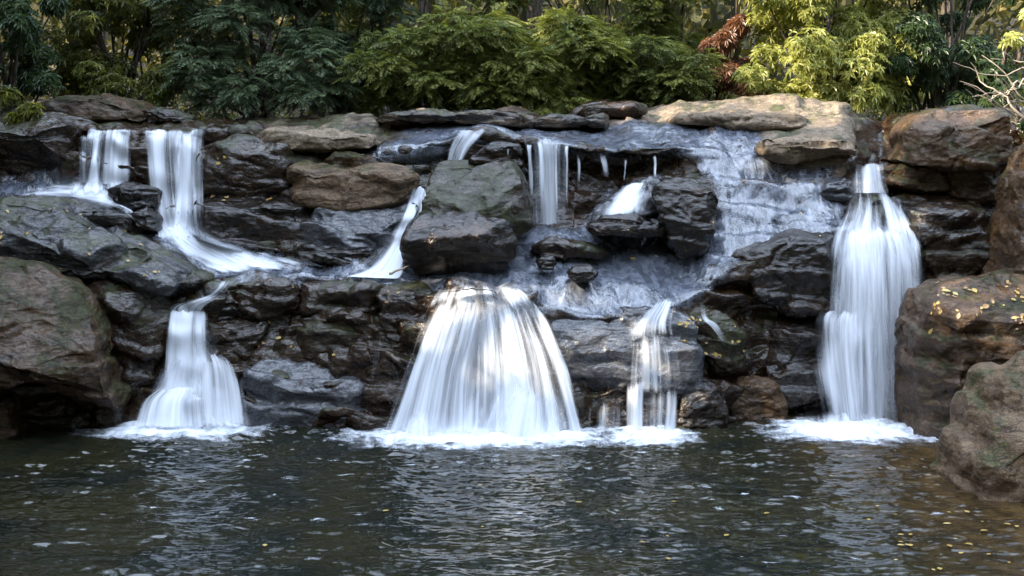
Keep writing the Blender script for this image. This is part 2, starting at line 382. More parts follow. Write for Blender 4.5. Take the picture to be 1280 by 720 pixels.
nrm = grid_normals(BP); 
if nrm[NR // 2, NC // 2, 1] > 0: nrm = -nrm
amp = (1.5 - .75 * film - 0.5 * dry) * (.55 + .45 * sstep(1.7, 2.3, lvl))[:, None]
amp = amp * (1 - .62 * film * sstep(3.2, 4.1, lvl)[:, None])
disp = rock_disp(BP.reshape(-1, 3), .9, 11, .15, .17, .07, 2.3).reshape(NR, NC) * amp
under = sstep(6.9, 7.05, lvl)[:, None]
BP2 = BP + nrm * (disp * (1 - .5 * under))[..., None]
BN = grid_normals(BP2)
if BN[NR // 2, NC // 2, 1] > 0: BN = -BN
bf = grid_faces(NR, NC)
bed_me = mesh_from('bedrock', BP2.reshape(-1, 3), bf, attrs={'dry': dry, 'wl': wl})
bed = tag(link('bedrock_ledge', bed_me, M['bedrock']), kind='structure')
TREES_BVH = []                                              # surfaces that water clings to
FLOWV = [BP2.reshape(-1, 3)]; FLOWF = [bf]

# bank behind the falls, rising into the woods
gx = np.linspace(-60, 60, 121); gy = np.concatenate([np.linspace(5.6, 30, 60), np.linspace(31, 160, 30)])
GX, GY = np.meshgrid(gx, gy)
GZ = 4.0 + np.clip(GY - 8.2, -1.2, 200) * .17 + .25 * fbm(np.stack([GX / 3, GY / 3, GX * 0], -1).reshape(-1, 3), 4, 55).reshape(GX.shape) + .045 * np.clip(np.abs(GX) - 7.5, 0, 60) ** 1.1
t = NT('forest soil'); P = t.pos()
c = t.mix(t.ramp(t.noise(P, 3, 6, .65), .4, .62), (0.010, 0.007, 0.004), (0.030, 0.019, 0.010)); c = t.mix(t.ramp(t.noise(P, 24, 4), .5, .66), c, (0.05, 0.034, 0.014))
soil = t.done(t.bsdf(Base_Color=c, Roughness=.95, Normal=t.bump(t.noise(P, 16, 5), .8, .06)))
ground = tag(link('ground', mesh_from('ground', np.stack([GX, GY, GZ], -1).reshape(-1, 3), grid_faces(*GX.shape)[:, ::-1]), soil), kind='structure')

# ------------------------------------------------------------------ boulders and blocks, each one a thing
_ico = {}
def ico(n):
    if n not in _ico:
        b = bmesh.new(); bmesh.ops.create_icosphere(b, subdivisions=n, radius=1)
        _ico[n] = (np.array([v.co[:] for v in b.verts]), np.array([[v.index for v in f.verts] for f in b.faces])); b.free()
    return _ico[n]

ROCKS = []
def rock(name, label, poly, Y, D, mat, seed, dryv=0.0, cuts=None, flow=True, boxy=5.5, facets=.10, strata=.04, group=None, lean=0.0, sub=None):
    poly = np.array(poly, float)
    if flow and D < .7: poly = (poly - poly.mean(0)) * np.array([1.08, 1.10]) + poly.mean(0)      # neighbours butt together
    lo, hi = poly.min(0), poly.max(0)
    c = np.array([(lo[0] + hi[0]) / 2, (lo[1] + hi[1]) / 2]); 
    size = max((hi - lo)) * (Y - CAMY) / F
    if flow and D < .7: Y = Y + .24
    W = up(poly[:, 0], poly[:, 1], Y)[:, [0, 2]]; C = up(c[0], c[1], Y)
    n = sub or (7 if size > 2.0 else 6 if size > .55 else 5)
    v, f = ico(n)
    th = np.arctan2(v[:, 2], v[:, 0])
    # radius of the outline in each direction, slightly softened
    TH = np.linspace(-np.pi, np.pi, 361); R = np.zeros(361)
    A = W - C[[0, 2]]; B = np.roll(A, -1, 0)
    for k, a in enumerate(TH):
        d = np.array([math.cos(a), math.sin(a)]); e = B - A
        den = d[0] * e[:, 1] - d[1] * e[:, 0]; den = np.where(np.abs(den) < 1e-9, 1e-9, den)
        s = (A[:, 0] * e[:, 1] - A[:, 1] * e[:, 0]) / den; u = (A[:, 0] * d[1] - A[:, 1] * d[0]) / den
        ok = (s > 0) & (u >= -1e-6) & (u <= 1 + 1e-6); R[k] = s[ok].max() if ok.any() else .05
    kk = np.exp(-.5 * (np.arange(-6, 7) / 2.2) ** 2); kk /= kk.sum()
    R = np.convolve(np.concatenate([R[-7:-1], R, R[1:7]]), kk, 'valid')
    r = np.interp(th, TH, R)
    rho = np.hypot(v[:, 0], v[:, 2]); nn = (rho ** boxy + np.abs(v[:, 1]) ** boxy) ** (1 / boxy)
    p = np.stack([r * rho / nn * np.cos(th), D * v[:, 1] / nn, r * rho / nn * np.sin(th)], 1)
    hz = (hi[1] - lo[1]) * (Y - CAMY) / F / 2
    rs = np.random.default_rng(seed)
    base = [((0, -.42, .9), .80), ((rs.uniform(-.5, .5), -.85, .25), .86), ((-.6, -.7, rs.uniform(-.1, .4)), .90), ((.6, -.7, rs.uniform(-.1, .4)), .90)] if cuts is None else cuts
    ext = np.array([size / 2, D, hz])
    for nv, h in base:
        nv = np.array(nv, float); nv /= np.linalg.norm(nv)
        sup = (p @ nv).max()
        q = p @ nv - h * sup
        p = p - np.where(q > 0, q * .88, 0)[:, None] * nv
    s = min(1.0, max(.18, size * .62))
    # normals of the rough shape
    fn = np.cross(p[f[:, 1]] - p[f[:, 0]], p[f[:, 2]] - p[f[:, 0]]); vn = np.zeros_like(p)
    for k in range(3): np.add.at(vn, f[:, k], fn)
    vn /= np.linalg.norm(vn, axis=1, keepdims=True) + 1e-12
    d = rock_disp(p + np.array([seed * 3.1, seed * 1.7, 0]), s, seed * 7 + 100, facets * 1.5, strata * 2.0, .05, 2.6)
    edge = .75 + .25 * np.abs(vn[:, 1])                       # keep the silhouette nearer the outline
    p = p + vn * (d * edge)[:, None]
    p[:, 1] += lean * p[:, 2]
    p = p + C
    loc = (C[0], C[1], p[:, 2].min())
    me = mesh_from(name, p, f, attrs={'dry': np.full(len(p), float(dryv))})
    o = tag(link(name, me, M[mat], loc), label, 'rock', group, 'thing')
    ROCKS.append((p, f))
    if flow: FLOWV.append(p); FLOWF.append(f)
    return o

TOPFLAT = [((0, -.3, .95), .62), ((0, -.95, .1), .8), ((-.7, -.6, .1), .85), ((.7, -.6, .2), .85)]
SLOPE = [((0, -.7, .7), .55), ((.3, -.9, .1), .85), ((-.5, -.7, .3), .8)]
UNDER = [((0, -.4, .9), .72), ((0, -.75, -.6), .55), ((.5, -.8, 0), .85)]
rock('boulder', 'long brown mossy boulder at the top left edge under the dark shrubs', [(60, 142), (75, 128), (90, 121), (130, 122), (165, 131), (190, 141), (186, 154), (120, 154), (70, 150)], 4.0, .6, 'brown', 1)
rock('rock_slab', 'dark flat slab lying right of the long brown mossy boulder at the top left', [(180, 146), (200, 136), (225, 140), (248, 150), (240, 156), (190, 156)], 4.2, .5, 'dark', 2)
rock('boulder', 'big black undercut rock at the far left, left of the upper left waterfall', [(-60, 160), (-20, 142), (35, 138), (62, 143), (95, 153), (110, 160), (100, 185), (96, 222), (40, 232), (-60, 236)], 3.0, .7, 'dark', 3, cuts=UNDER, dryv=0.15)
rock('rock', 'thin black ridge of rock along the front of the white rapids on the left', [(70, 258), (105, 251), (140, 260), (182, 282), (180, 291), (150, 284), (100, 270)], 1.85, .4, 'black', 4)
rock('rock', 'small black rock breaking the foam below the left upper waterfall', [(135, 236), (160, 230), (200, 237), (202, 256), (172, 263), (150, 252)], 2.35, .3, 'black', 5, flow=False)
rock('rock', 'small black pointed rock at the left bend of the white rapids', [(163, 268), (185, 259), (200, 272), (200, 289), (178, 287)], 2.0, .25, 'black', 6, flow=False)
rock('boulder', 'broad black angular block right of the upper left waterfall, above the rapids', [(250, 252), (275, 240), (340, 247), (386, 256), (396, 275), (389, 318), (345, 313), (300, 302), (253, 292)], 2.0, .6, 'black', 7, cuts=TOPFLAT)
rock('boulder', 'dark cracked block just below the upper ledge, right of the upper left waterfall', [(262, 190), (300, 174), (360, 180), (376, 200), (373, 240), (330, 250), (262, 242)], 2.55, .55, 'dark', 8)
rock('boulder', 'rounded tan brown boulder jutting from the ledge left of the central chute', [(371, 222), (378, 208), (420, 205), (470, 209), (505, 214), (519, 222), (512, 246), (480, 255), (430, 261), (385, 254), (371, 244)], 2.2, .6, 'brown', 9, dryv=.62, cuts=TOPFLAT)
rock('rock', 'low brown lump resting on top of the tan brown boulder', [(405, 202), (430, 190), (462, 191), (473, 203), (470, 213), (420, 209)], 2.45, .35, 'brown', 10, dryv=.4)
rock('rock_slab', 'smooth sloping wet slab left of the white central chute', [(392, 277), (400, 263), (450, 255), (500, 249), (522, 254), (516, 280), (500, 305), (470, 323), (420, 319), (384, 313)], 1.85, .5, 'grey', 11, cuts=SLOPE)
rock('rock', 'low black rock under the smooth sloping slab beside the chute', [(378, 310), (420, 305), (470, 312), (480, 328), (440, 336), (385, 330)], 1.55, .35, 'black', 12)
rock('boulder', 'large mossy block with a flat wet top in the middle of the falls', [(531, 250), (533, 225), (545, 207), (580, 204), (640, 207), (650, 222), (661, 258), (664, 283), (640, 300), (590, 305), (545, 296), (530, 275)], 1.75, .8, 'mossy', 13, cuts=[((-.12, -.60, .79), .50), ((-.45, -.85, .15), .82), ((.6, -.75, .1), .8)], flow=False, facets=.075, strata=.012)
rock('boulder', 'black undercut boulder at the foot of the large mossy middle block', [(503, 318), (508, 295), (527, 273), (580, 262), (635, 275), (648, 300), (640, 322), (612, 345), (520, 346)], 1.35, .75, 'black', 14, cuts=[((-.1, -.6, .8), .66), ((0, -.75, -.66), .55), ((.6, -.75, .1), .8)], flow=False, facets=.085, strata=.012)
rock('rock', 'dark red brown rock at the upper lip between two small falls', [(581, 207), (598, 190), (620, 178), (650, 181), (654, 207), (620, 211)], 2.5, .4, 'black', 15, flow=False)
rock('rock', 'rounded rock under a thin white sheet of water right of the dark recess', [(738, 282), (746, 262), (772, 240), (800, 229), (822, 227), (828, 250), (815, 276), (780, 283)], 2.05, .5, 'grey', 17, cuts=[((-.45, -.6, .75), .55)])
rock('rock', 'low rusty black rock below the sheet of water near the middle', [(731, 286), (750, 270), (790, 266), (830, 275), (837, 292), (790, 297), (740, 294)], 1.75, .35, 'black', 18, flow=False)
rock('boulder', 'tall round black boulder under the upper lip right of centre', [(812, 245), (818, 232), (835, 221), (860, 221), (885, 234), (896, 250), (888, 285), (875, 319), (845, 322), (830, 303), (822, 268)], 1.75, .5, 'black', 19, flow=False)
rock('rock', 'small round black stone in the shallow water of the middle shelf', [(669, 328), (676, 320), (690, 320), (696, 328), (690, 337), (674, 337)], 1.2, .14, 'black', 20, flow=False)
rock('rock', 'small blocky black stone on the middle shelf, right of the round one', [(708, 342), (715, 333), (736, 332), (746, 340), (740, 351), (714, 351)], 1.0, .16, 'black', 21, flow=False)
rock('rock', 'low dark wet ridge on the shelf below the thin upper middle fall', [(663, 309), (690, 300), (730, 304), (757, 318), (745, 324), (700, 322), (668, 316)], 1.75, .25, 'dark', 22, flow=False)
rock('rock_slab', 'long flat slab with a black underside along the upper edge left of centre', [(466, 151), (490, 142), (560, 137), (620, 142), (662, 152), (655, 159), (560, 158), (480, 156)], 3.9, .6, 'dark', 23, dryv=.45)
rock('rock_slab', 'brown flat slab just behind the long flat slab of the upper edge', [(598, 143), (640, 135), (672, 143), (684, 153), (640, 154)], 4.5, .5, 'brown', 24)
rock('rock_slab', 'dark humped slab at the upper edge, left of the sunlit dome', [(710, 148), (735, 135), (770, 129), (802, 136), (792, 148), (740, 151)], 4.6, .5, 'dark', 25)
rock('rock_slab', 'thin pointed slab in front of the dark humped slab', [(655, 158), (690, 148), (757, 145), (752, 155), (700, 160)], 3.9, .4, 'dark', 26, dryv=.4)
rock('rock_slab', 'pale tan ledge slab overhanging the wet slope near the right', [(938, 186), (955, 170), (1010, 163), (1052, 175), (1060, 198), (1000, 204), (955, 198)], 3.15, 1.1, 'tan', 27, dryv=1, boxy=8, cuts=[((0, -.35, .93), .5), ((0, -.8, -.6), .7)])
rock('rock_slab', 'thin pale layered slab lying across the sunlit dome of rock', [(826, 151), (880, 139), (960, 140), (1015, 150), (990, 161), (900, 160), (850, 158)], 4.15, .75, 'tan', 57, dryv=1, boxy=7)
rock('rock_slab', 'thin tan slab on the upper ledge above the tan brown boulder', [(318, 180), (350, 165), (420, 160), (470, 168), (484, 186), (430, 193), (350, 191)], 3.1, .7, 'tan', 58, dryv=.6, boxy=7)
rock('boulder', 'big dark brown block topping the right hand bank, right of the right waterfall', [(1108, 202), (1122, 168), (1140, 148), (1170, 139), (1240, 139), (1248, 165), (1243, 206), (1180, 212), (1130, 210)], 2.5, .9, 'brown', 28, cuts=[((-.2, -.5, .8), .66), ((0, -1, .1), .8), ((-.7, -.6, .2), .8)])
rock('rock', 'small brown block stuck under the big dark brown block beside the right chute', [(1104, 212), (1140, 203), (1176, 208), (1182, 238), (1140, 241), (1112, 229)], 2.3, .45, 'brown', 29)
rock('rock', 'squarish brown block under the right end of the big dark brown block', [(1176, 209), (1237, 203), (1240, 250), (1205, 258), (1180, 247)], 2.3, .5, 'brown', 30, boxy=5)
rock('boulder', 'tall dark block with a pale flat top immediately right of the right waterfall', [(1122, 252), (1150, 240), (1190, 242), (1226, 245), (1230, 280), (1223, 322), (1192, 358), (1150, 352), (1132, 300)], 1.95, .65, 'dark', 31, cuts=TOPFLAT, dryv=.2, flow=False)
rock('boulder', 'steep grey brown rock at the far right edge beyond the dark cleft', [(1242, 356), (1256, 280), (1272, 222), (1288, 178), (1345, 165), (1360, 355), (1275, 366)], 1.0, .8, 'brown', 32, facets=.07, strata=.02, cuts=SLOPE, dryv=.2, flow=False)
rock('boulder', 'black overhanging rock under the wet slope, left of the right waterfall', [(914, 322), (950, 306), (990, 291), (1033, 296), (1037, 350), (1030, 388), (965, 388), (935, 362)], 1.35, .5, 'black', 33)
rock('boulder', 'rounded black boulder veiled by the left edge of the right waterfall', [(953, 475), (955, 420), (965, 402), (985, 391), (1012, 392), (1045, 405), (1078, 420), (1080, 505), (1040, 522), (985, 517)], 1.2, .5, 'black', 34)
rock('rock', 'rusty brown rock at the waterline left of the right waterfall', [(908, 542), (913, 482), (940, 470), (965, 478), (976, 500), (977, 540), (940, 545)], .85, .4, 'brown', 35)
rock('rock', 'black rounded rock at the waterline right of the small veil fall', [(845, 545), (850, 490), (865, 473), (890, 478), (903, 500), (903, 545)], .45, .4, 'black', 36)
rock('rock', 'mossy rock littered with yellow leaves right of the small veil fall', [(845, 402), (870, 386), (905, 394), (927, 420), (922, 452), (890, 458), (858, 432)], .8, .45, 'mossy', 37)
rock('boulder', 'big purplish brown boulder standing in the pool at the right edge', [(1140, 440), (1146, 405), (1158, 378), (1175, 356), (1215, 350), (1330, 346), (1340, 585), (1200, 575), (1156, 566), (1140, 556)], .1, 1.0, 'brown', 38, dryv=.22, cuts=[((0, -.45, .9), .70), ((-.12, -1, 0), .75), ((-.8, -.5, .1), .8)], facets=.085, flow=False)
rock('boulder', 'tan layered boulder in the pool at the lower right corner', [(1188, 606), (1198, 570), (1222, 520), (1252, 476), (1300, 440), (1400, 440), (1420, 640), (1300, 640), (1205, 622)], -2.5, .9, 'brown', 39, dryv=.72, boxy=7, cuts=[((-.35, -.6, .7), .6), ((0, -1, .1), .85)], facets=.08, strata=.05)
rock('boulder', 'big brown moss stained boulder with a black hollow under it at the left edge', [(-120, 335), (-20, 326), (40, 334), (92, 368), (122, 410), (134, 450), (150, 500), (140, 520), (122, 515), (100, 480), (62, 464), (22, 470), (-20, 500), (-120, 500)], -.1, .9, 'brownmoss', 40, dryv=.15, cuts=[((.30, -.62, .72), .46), ((.55, -.8, .1), .78), ((0, -.6, -.8), .7)], flow=False)
rock('rock', 'dark foot of rock at the waterline in the lower left corner', [(-90, 552), (-80, 490), (-10, 478), (14, 500), (24, 530), (26, 552)], -.2, .5, 'brown', 41)
rock('boulder', 'tall dark rock face just left of the lower left cascade', [(112, 365), (150, 347), (190, 350), (220, 385), (214, 420), (206, 470), (172, 492), (132, 487), (122, 430)], .75, .55, 'dark', 42)
rock('rock_slab', 'mossy overhanging slab at the top left of the lower left cascade', [(176, 366), (200, 346), (240, 339), (266, 347), (263, 371), (240, 382), (195, 380)], .95, .5, 'mossy', 43, cuts=UNDER)
rock('rock', 'pointed black rock splitting the stream above the lower left cascade', [(243, 389), (262, 372), (285, 366), (312, 378), (317, 392), (290, 398), (255, 398)], .9, .35, 'black', 44)
rock('rock', 'dark angular rock at the right side of the lower left cascade', [(264, 402), (300, 396), (338, 402), (333, 425), (318, 444), (290, 441), (268, 426)], .8, .4, 'dark', 45)
rock('boulder', 'smooth round mossy boulder in the dark wall between the left and middle cascades', [(374, 430), (378, 410), (395, 398), (430, 395), (456, 405), (458, 440), (440, 459), (400, 461), (378, 450)], .75, .4, 'mossy', 46, facets=.06)
rock('boulder', 'broad wet block painted with bluish sky sheen at the waterline between the left and middle cascades', [(313, 472), (330, 456), (400, 451), (446, 462), (454, 530), (440, 542), (330, 540), (314, 530)], .4, .45, 'grey', 47, cuts=[((.1, -.65, .75), .62), ((-.2, -1, .1), .85)])
rock('rock', 'dark wet stone just below the rapids, left of the dry twig', [(300, 354), (350, 346), (373, 358), (376, 385), (330, 393), (305, 381)], .95, .4, 'dark', 48)
rock('rock', 'dark brown block below the foot of the central chute', [(380, 354), (440, 350), (476, 362), (471, 395), (420, 398), (385, 391)], .9, .4, 'dark', 49)
rock('rock', 'dark block against the left edge of the middle cascade', [(478, 362), (530, 357), (546, 375), (526, 422), (500, 442), (474, 400)], .7, .4, 'dark', 50)
rock('rock_slab', 'broad smooth wet rock face between the middle cascade and the small veil fall', [(698, 402), (740, 390), (800, 391), (860, 404), (877, 440), (869, 490), (820, 502), (740, 499), (704, 482)], .5, .42, 'grey', 51, cuts=[((0, -.75, .65), .6), ((0, -.8, -.6), .75)], facets=.07)
rock('rock', 'black hollowed rock at the waterline under the small veil fall', [(738, 548), (745, 515), (770, 509), (800, 520), (845, 515), (852, 548)], .35, .3, 'black', 52)
rock('rock', 'small dark stone in the pool left of the lower left cascade', [(116, 530), (122, 500), (140, 493), (156, 503), (157, 530)], .3, .25, 'dark', 53)
rock('rock', 'black stone showing through the base of the lower left cascade', [(226, 534), (230, 505), (242, 490), (258, 500), (264, 534)], .12, .2, 'black', 55)
rock('rock_slab', 'broad dark sloping slab below the rapids at the left edge', [(-80, 262), (20, 250), (70, 262), (130, 285), (205, 318), (255, 346), (235, 362), (180, 352), (120, 350), (40, 335), (-80, 332)], 1.25, .8, 'skylit', 54, cuts=[((.25, -.62, .75), .5), ((0, -1, .1), .8)], flow=False, facets=.15)
rock('rock', 'small pale topped rock at the upper left of the right waterfall', [(1018, 245), (1032, 222), (1050, 224), (1062, 244), (1050, 254), (1025, 252)], 2.1, .3, 'grey', 56)
FV = np.concatenate(FLOWV); off = np.cumsum([0] + [len(v) for v in FLOWV[:-1]])
FF = [(f + o).tolist() for f, o in zip(FLOWF, off)]
FLOW = BVHTree.FromPolygons(FV.tolist(), [x for q in FF for x in q])
AV = FV; AF = [x for q in FF for x in q]
ALLV = np.concatenate([BP2.reshape(-1, 3)] + [p for p, f in ROCKS]); o = len(bf) and BP2.reshape(-1, 3).shape[0]; AF = bf.tolist()
for p, f in ROCKS: AF += (f + o).tolist(); o += len(p)
ALLROCK = BVHTree.FromPolygons(ALLV.tolist(), AF)
CAM = Vector((0, CAMY, CAMZ))

# ------------------------------------------------------------------ pool
def wave(p):
    q = np.stack([p[:, 0] * 1.0, p[:, 1] * 1.25, p[:, 0] * 0], 1)
    near = np.exp(-np.clip(-p[:, 1] + .1, 0, 9) / 1.6)                # livelier close to the falls
    h = .026 * fbm(q * 1.1, 2, 71) + .021 * (1 + 1.5 * near) * fbm(q * np.array([2.6, 3.6, 1]) + 9, 3, 72) + 0.006 * (1 + 1.6 * near) * fbm(q * np.array([8, 12, 1]), 2, 73)
    return h
wx = np.linspace(-6.6, 6.6, 760); wy = np.concatenate([np.linspace(-9.0, 1.6, 620)])
WX, WY = np.meshgrid(wx, wy); wv = np.stack([WX.ravel(), WY.ravel(), np.zeros(WX.size)], 1); wv[:, 2] = wave(wv)
t = NT('pool water'); P = t.pos()
sx = t.n('ShaderNodeSeparateXYZ'); t.put(sx.inputs[0], P)
sh = t.ramp(t.math('ADD', sx.outputs[0], t.math('MULTIPLY', t.noise(P, .8, 4), 1.6)), 3.4, 5.6)      # the bed shows brown where the pool is shallow
bedc = t.mix(t.ramp(t.noise(P, 4, 5), .4, .65), (0.022, 0.014, 0.006), (0.06, 0.036, 0.013))
c = t.mix(sh, t.mix(t.ramp(t.noise(P, .7, 3), .35, .65), (0.006, 0.008, 0.006), (0.015, 0.014, 0.006)), bedc)
nb = t.bump(t.noise(t.vmul(P, (1, 1.5, 1)), 9, 3, .5), .18, .02)
pool = t.done(t.bsdf(Base_Color=c, Roughness=.055, IOR=1.33, Specular_IOR_Level=.65, Normal=nb))
tag(link('water', mesh_from('water', wv, grid_faces(*WX.shape)[:, ::-1]), pool), kind='structure')
bx = np.linspace(-60, 60, 61); by_ = np.linspace(-70, 6, 40); BXX, BYY = np.meshgrid(bx, by_)
pb = NT('pool bed'); pbm = pb.done(pb.bsdf(Base_Color=(0.03, 0.022, 0.012), Roughness=.9))
tag(link('pool_bed', mesh_from('pool_bed', np.stack([BXX, BYY, np.full(BXX.shape, -1.2)], -1).reshape(-1, 3), grid_faces(*BXX.shape)[:, ::-1]), pbm), kind='structure')
# the pool goes on beyond the frame
ring = []
fo = [np.array([[-60, -70, -.004], [60, -70, -.004], [60, -9.0, -.004], [-60, -9.0, -.004]]), np.array([[-60, -9.0, -.004], [-6.6, -9.0, -.004], [-6.6, 3, -.004], [-60, 3, -.004]]), np.array([[6.6, -9.0, -.004], [60, -9.0, -.004], [60, 3, -.004], [6.6, 3, -.004]])]
tag(link('water', mesh_from('water_beyond', np.concatenate(fo), np.arange(12).reshape(3, 4)), pool), kind='structure')

# ------------------------------------------------------------------ falling water
def fall_mat(name, col=(.80, .83, .88), lo=.30, hi=.68, gain=1.0, rough=.6, strand=13.0, along=1.0):
    t = NT(name)
    uv = t.n('ShaderNodeUVMap').outputs[0]
    dens = t.attr('dens')
    a = t.noise(t.vmul(uv, (strand, .55 * along, 1)), 1.0, 3, .55)
    b = t.noise(t.vmul(uv, (strand * .3, .4 * along, 1)), 1.0, 3, .5)
    c = t.noise(t.vmul(uv, (strand * 3.2, 1.2 * along, 1)), 1.0, 2, .5)
    m = t.math('ADD', t.math('ADD', t.math('MULTIPLY', a, .44), t.math('MULTIPLY', b, .44)), t.math('MULTIPLY', c, .12))
    al = t.ramp(t.math('ADD', m, t.math('MULTIPLY', t.math('SUBTRACT', dens, .5), .62)), lo, hi)
    al = t.math('MULTIPLY', t.math('MULTIPLY', al, t.ramp(dens, 0, .18)), gain, True)
    n = t.bump(m, .08, .02)
    pb = t.bsdf(Base_Color=col, Roughness=rough, Specular_IOR_Level=.35, Normal=n)
    tl = t.n('ShaderNodeBsdfTranslucent'); t.put(tl.inputs[0], (*col, 1))
    mx = t.n('ShaderNodeMixShader'); mx.inputs[0].default_value = .25; t.put(mx.inputs[1], pb); t.put(mx.inputs[2], tl.outputs[0])
    tr = t.n('ShaderNodeBsdfTransparent')
    m2 = t.n('ShaderNodeMixShader'); t.put(m2.inputs[0], al); t.put(m2.inputs[1], tr.outputs[0]); t.put(m2.inputs[2], mx.outputs[0])
    return t.done(m2.outputs[0])
M['fall'] = fall_mat('falling water')
M['veil'] = fall_mat('thin veil of water', lo=.42, hi=.90, gain=.7)
M['soft'] = fall_mat('soft blurred water', lo=.12, hi=.95, strand=3.2, gain=.9)
M['rapid'] = fall_mat('white rapids', lo=.30, hi=.68, strand=7.0, along=4.5)
M['glass'] = fall_mat('smooth water at a lip', col=(.45, .52, .6), lo=.42, hi=.75, gain=.7, rough=.12)

def film_mat(name, col, lo, hi, gain, rough):
    t = NT(name); P = t.pos(); d = t.attr('dens')
    a = t.noise(t.vmul(P, (6.5, 3.0, 1.3)), 1.0, 3, .55, .8)
    b = t.noise(t.vmul(P, (9, 9, 5)), 1.0, 4, .6, .5)
    m = t.math('ADD', t.math('MULTIPLY', a, .55), t.math('MULTIPLY', b, .45))
    al = t.math('MULTIPLY', t.ramp(t.math('ADD', m, t.math('MULTIPLY', t.math('SUBTRACT', d, .5), .5)), lo, hi), gain, True)
    n = t.bump(b, .40, .03, t.bump(a, .40, .08))
    st = t.noise(t.vmul(P, (9, 4, 2.6)), 1.0, 4, .6, .6)
    if isinstance(col, list): col = t.mix(t.ramp(t.math('ADD', t.math('MULTIPLY', st, .5), t.math('MULTIPLY', b, .5)), .38, .70), col[0], col[1])
    sh = t.bsdf(Base_Color=col, Roughness=rough, Specular_IOR_Level=.9, Normal=n)
    tr = t.n('ShaderNodeBsdfTransparent')
    al = t.math('MULTIPLY', al, t.ramp(d, 0, .22))
    m2 = t.n('ShaderNodeMixShader'); t.put(m2.inputs[0], al); t.put(m2.inputs[1], tr.outputs[0]); t.put(m2.inputs[2], sh)
    return t.done(m2.outputs[0])
M['film'] = film_mat('running water with sky sheen', [(.06, .068, .085), (.21, .23, .275)], .16, .62, .85, .10)  # running water; its pale blue tones paint in the sky's sheen
M['foam'] = film_mat('foam', (.82, .86, .92), .22, .92, .95, .6)

def catmull(a, n):
    a = np.asarray(a, float); k = len(a)
    s = np.linspace(0, k - 1, n); i = np.clip(s.astype(int), 0, k - 2); f = (s - i)[:, None]
    g = lambda j: a[np.clip(j, 0, k - 1)]
    p0, p1, p2, p3 = g(i - 1), g(i), g(i + 1), g(i + 2)
    return .5 * (2 * p1 + (p2 - p0) * f + (2 * p0 - 5 * p1 + 4 * p2 - p3) * f * f + (3 * p1 - p0 - 3 * p2 + p3) * f ** 3)

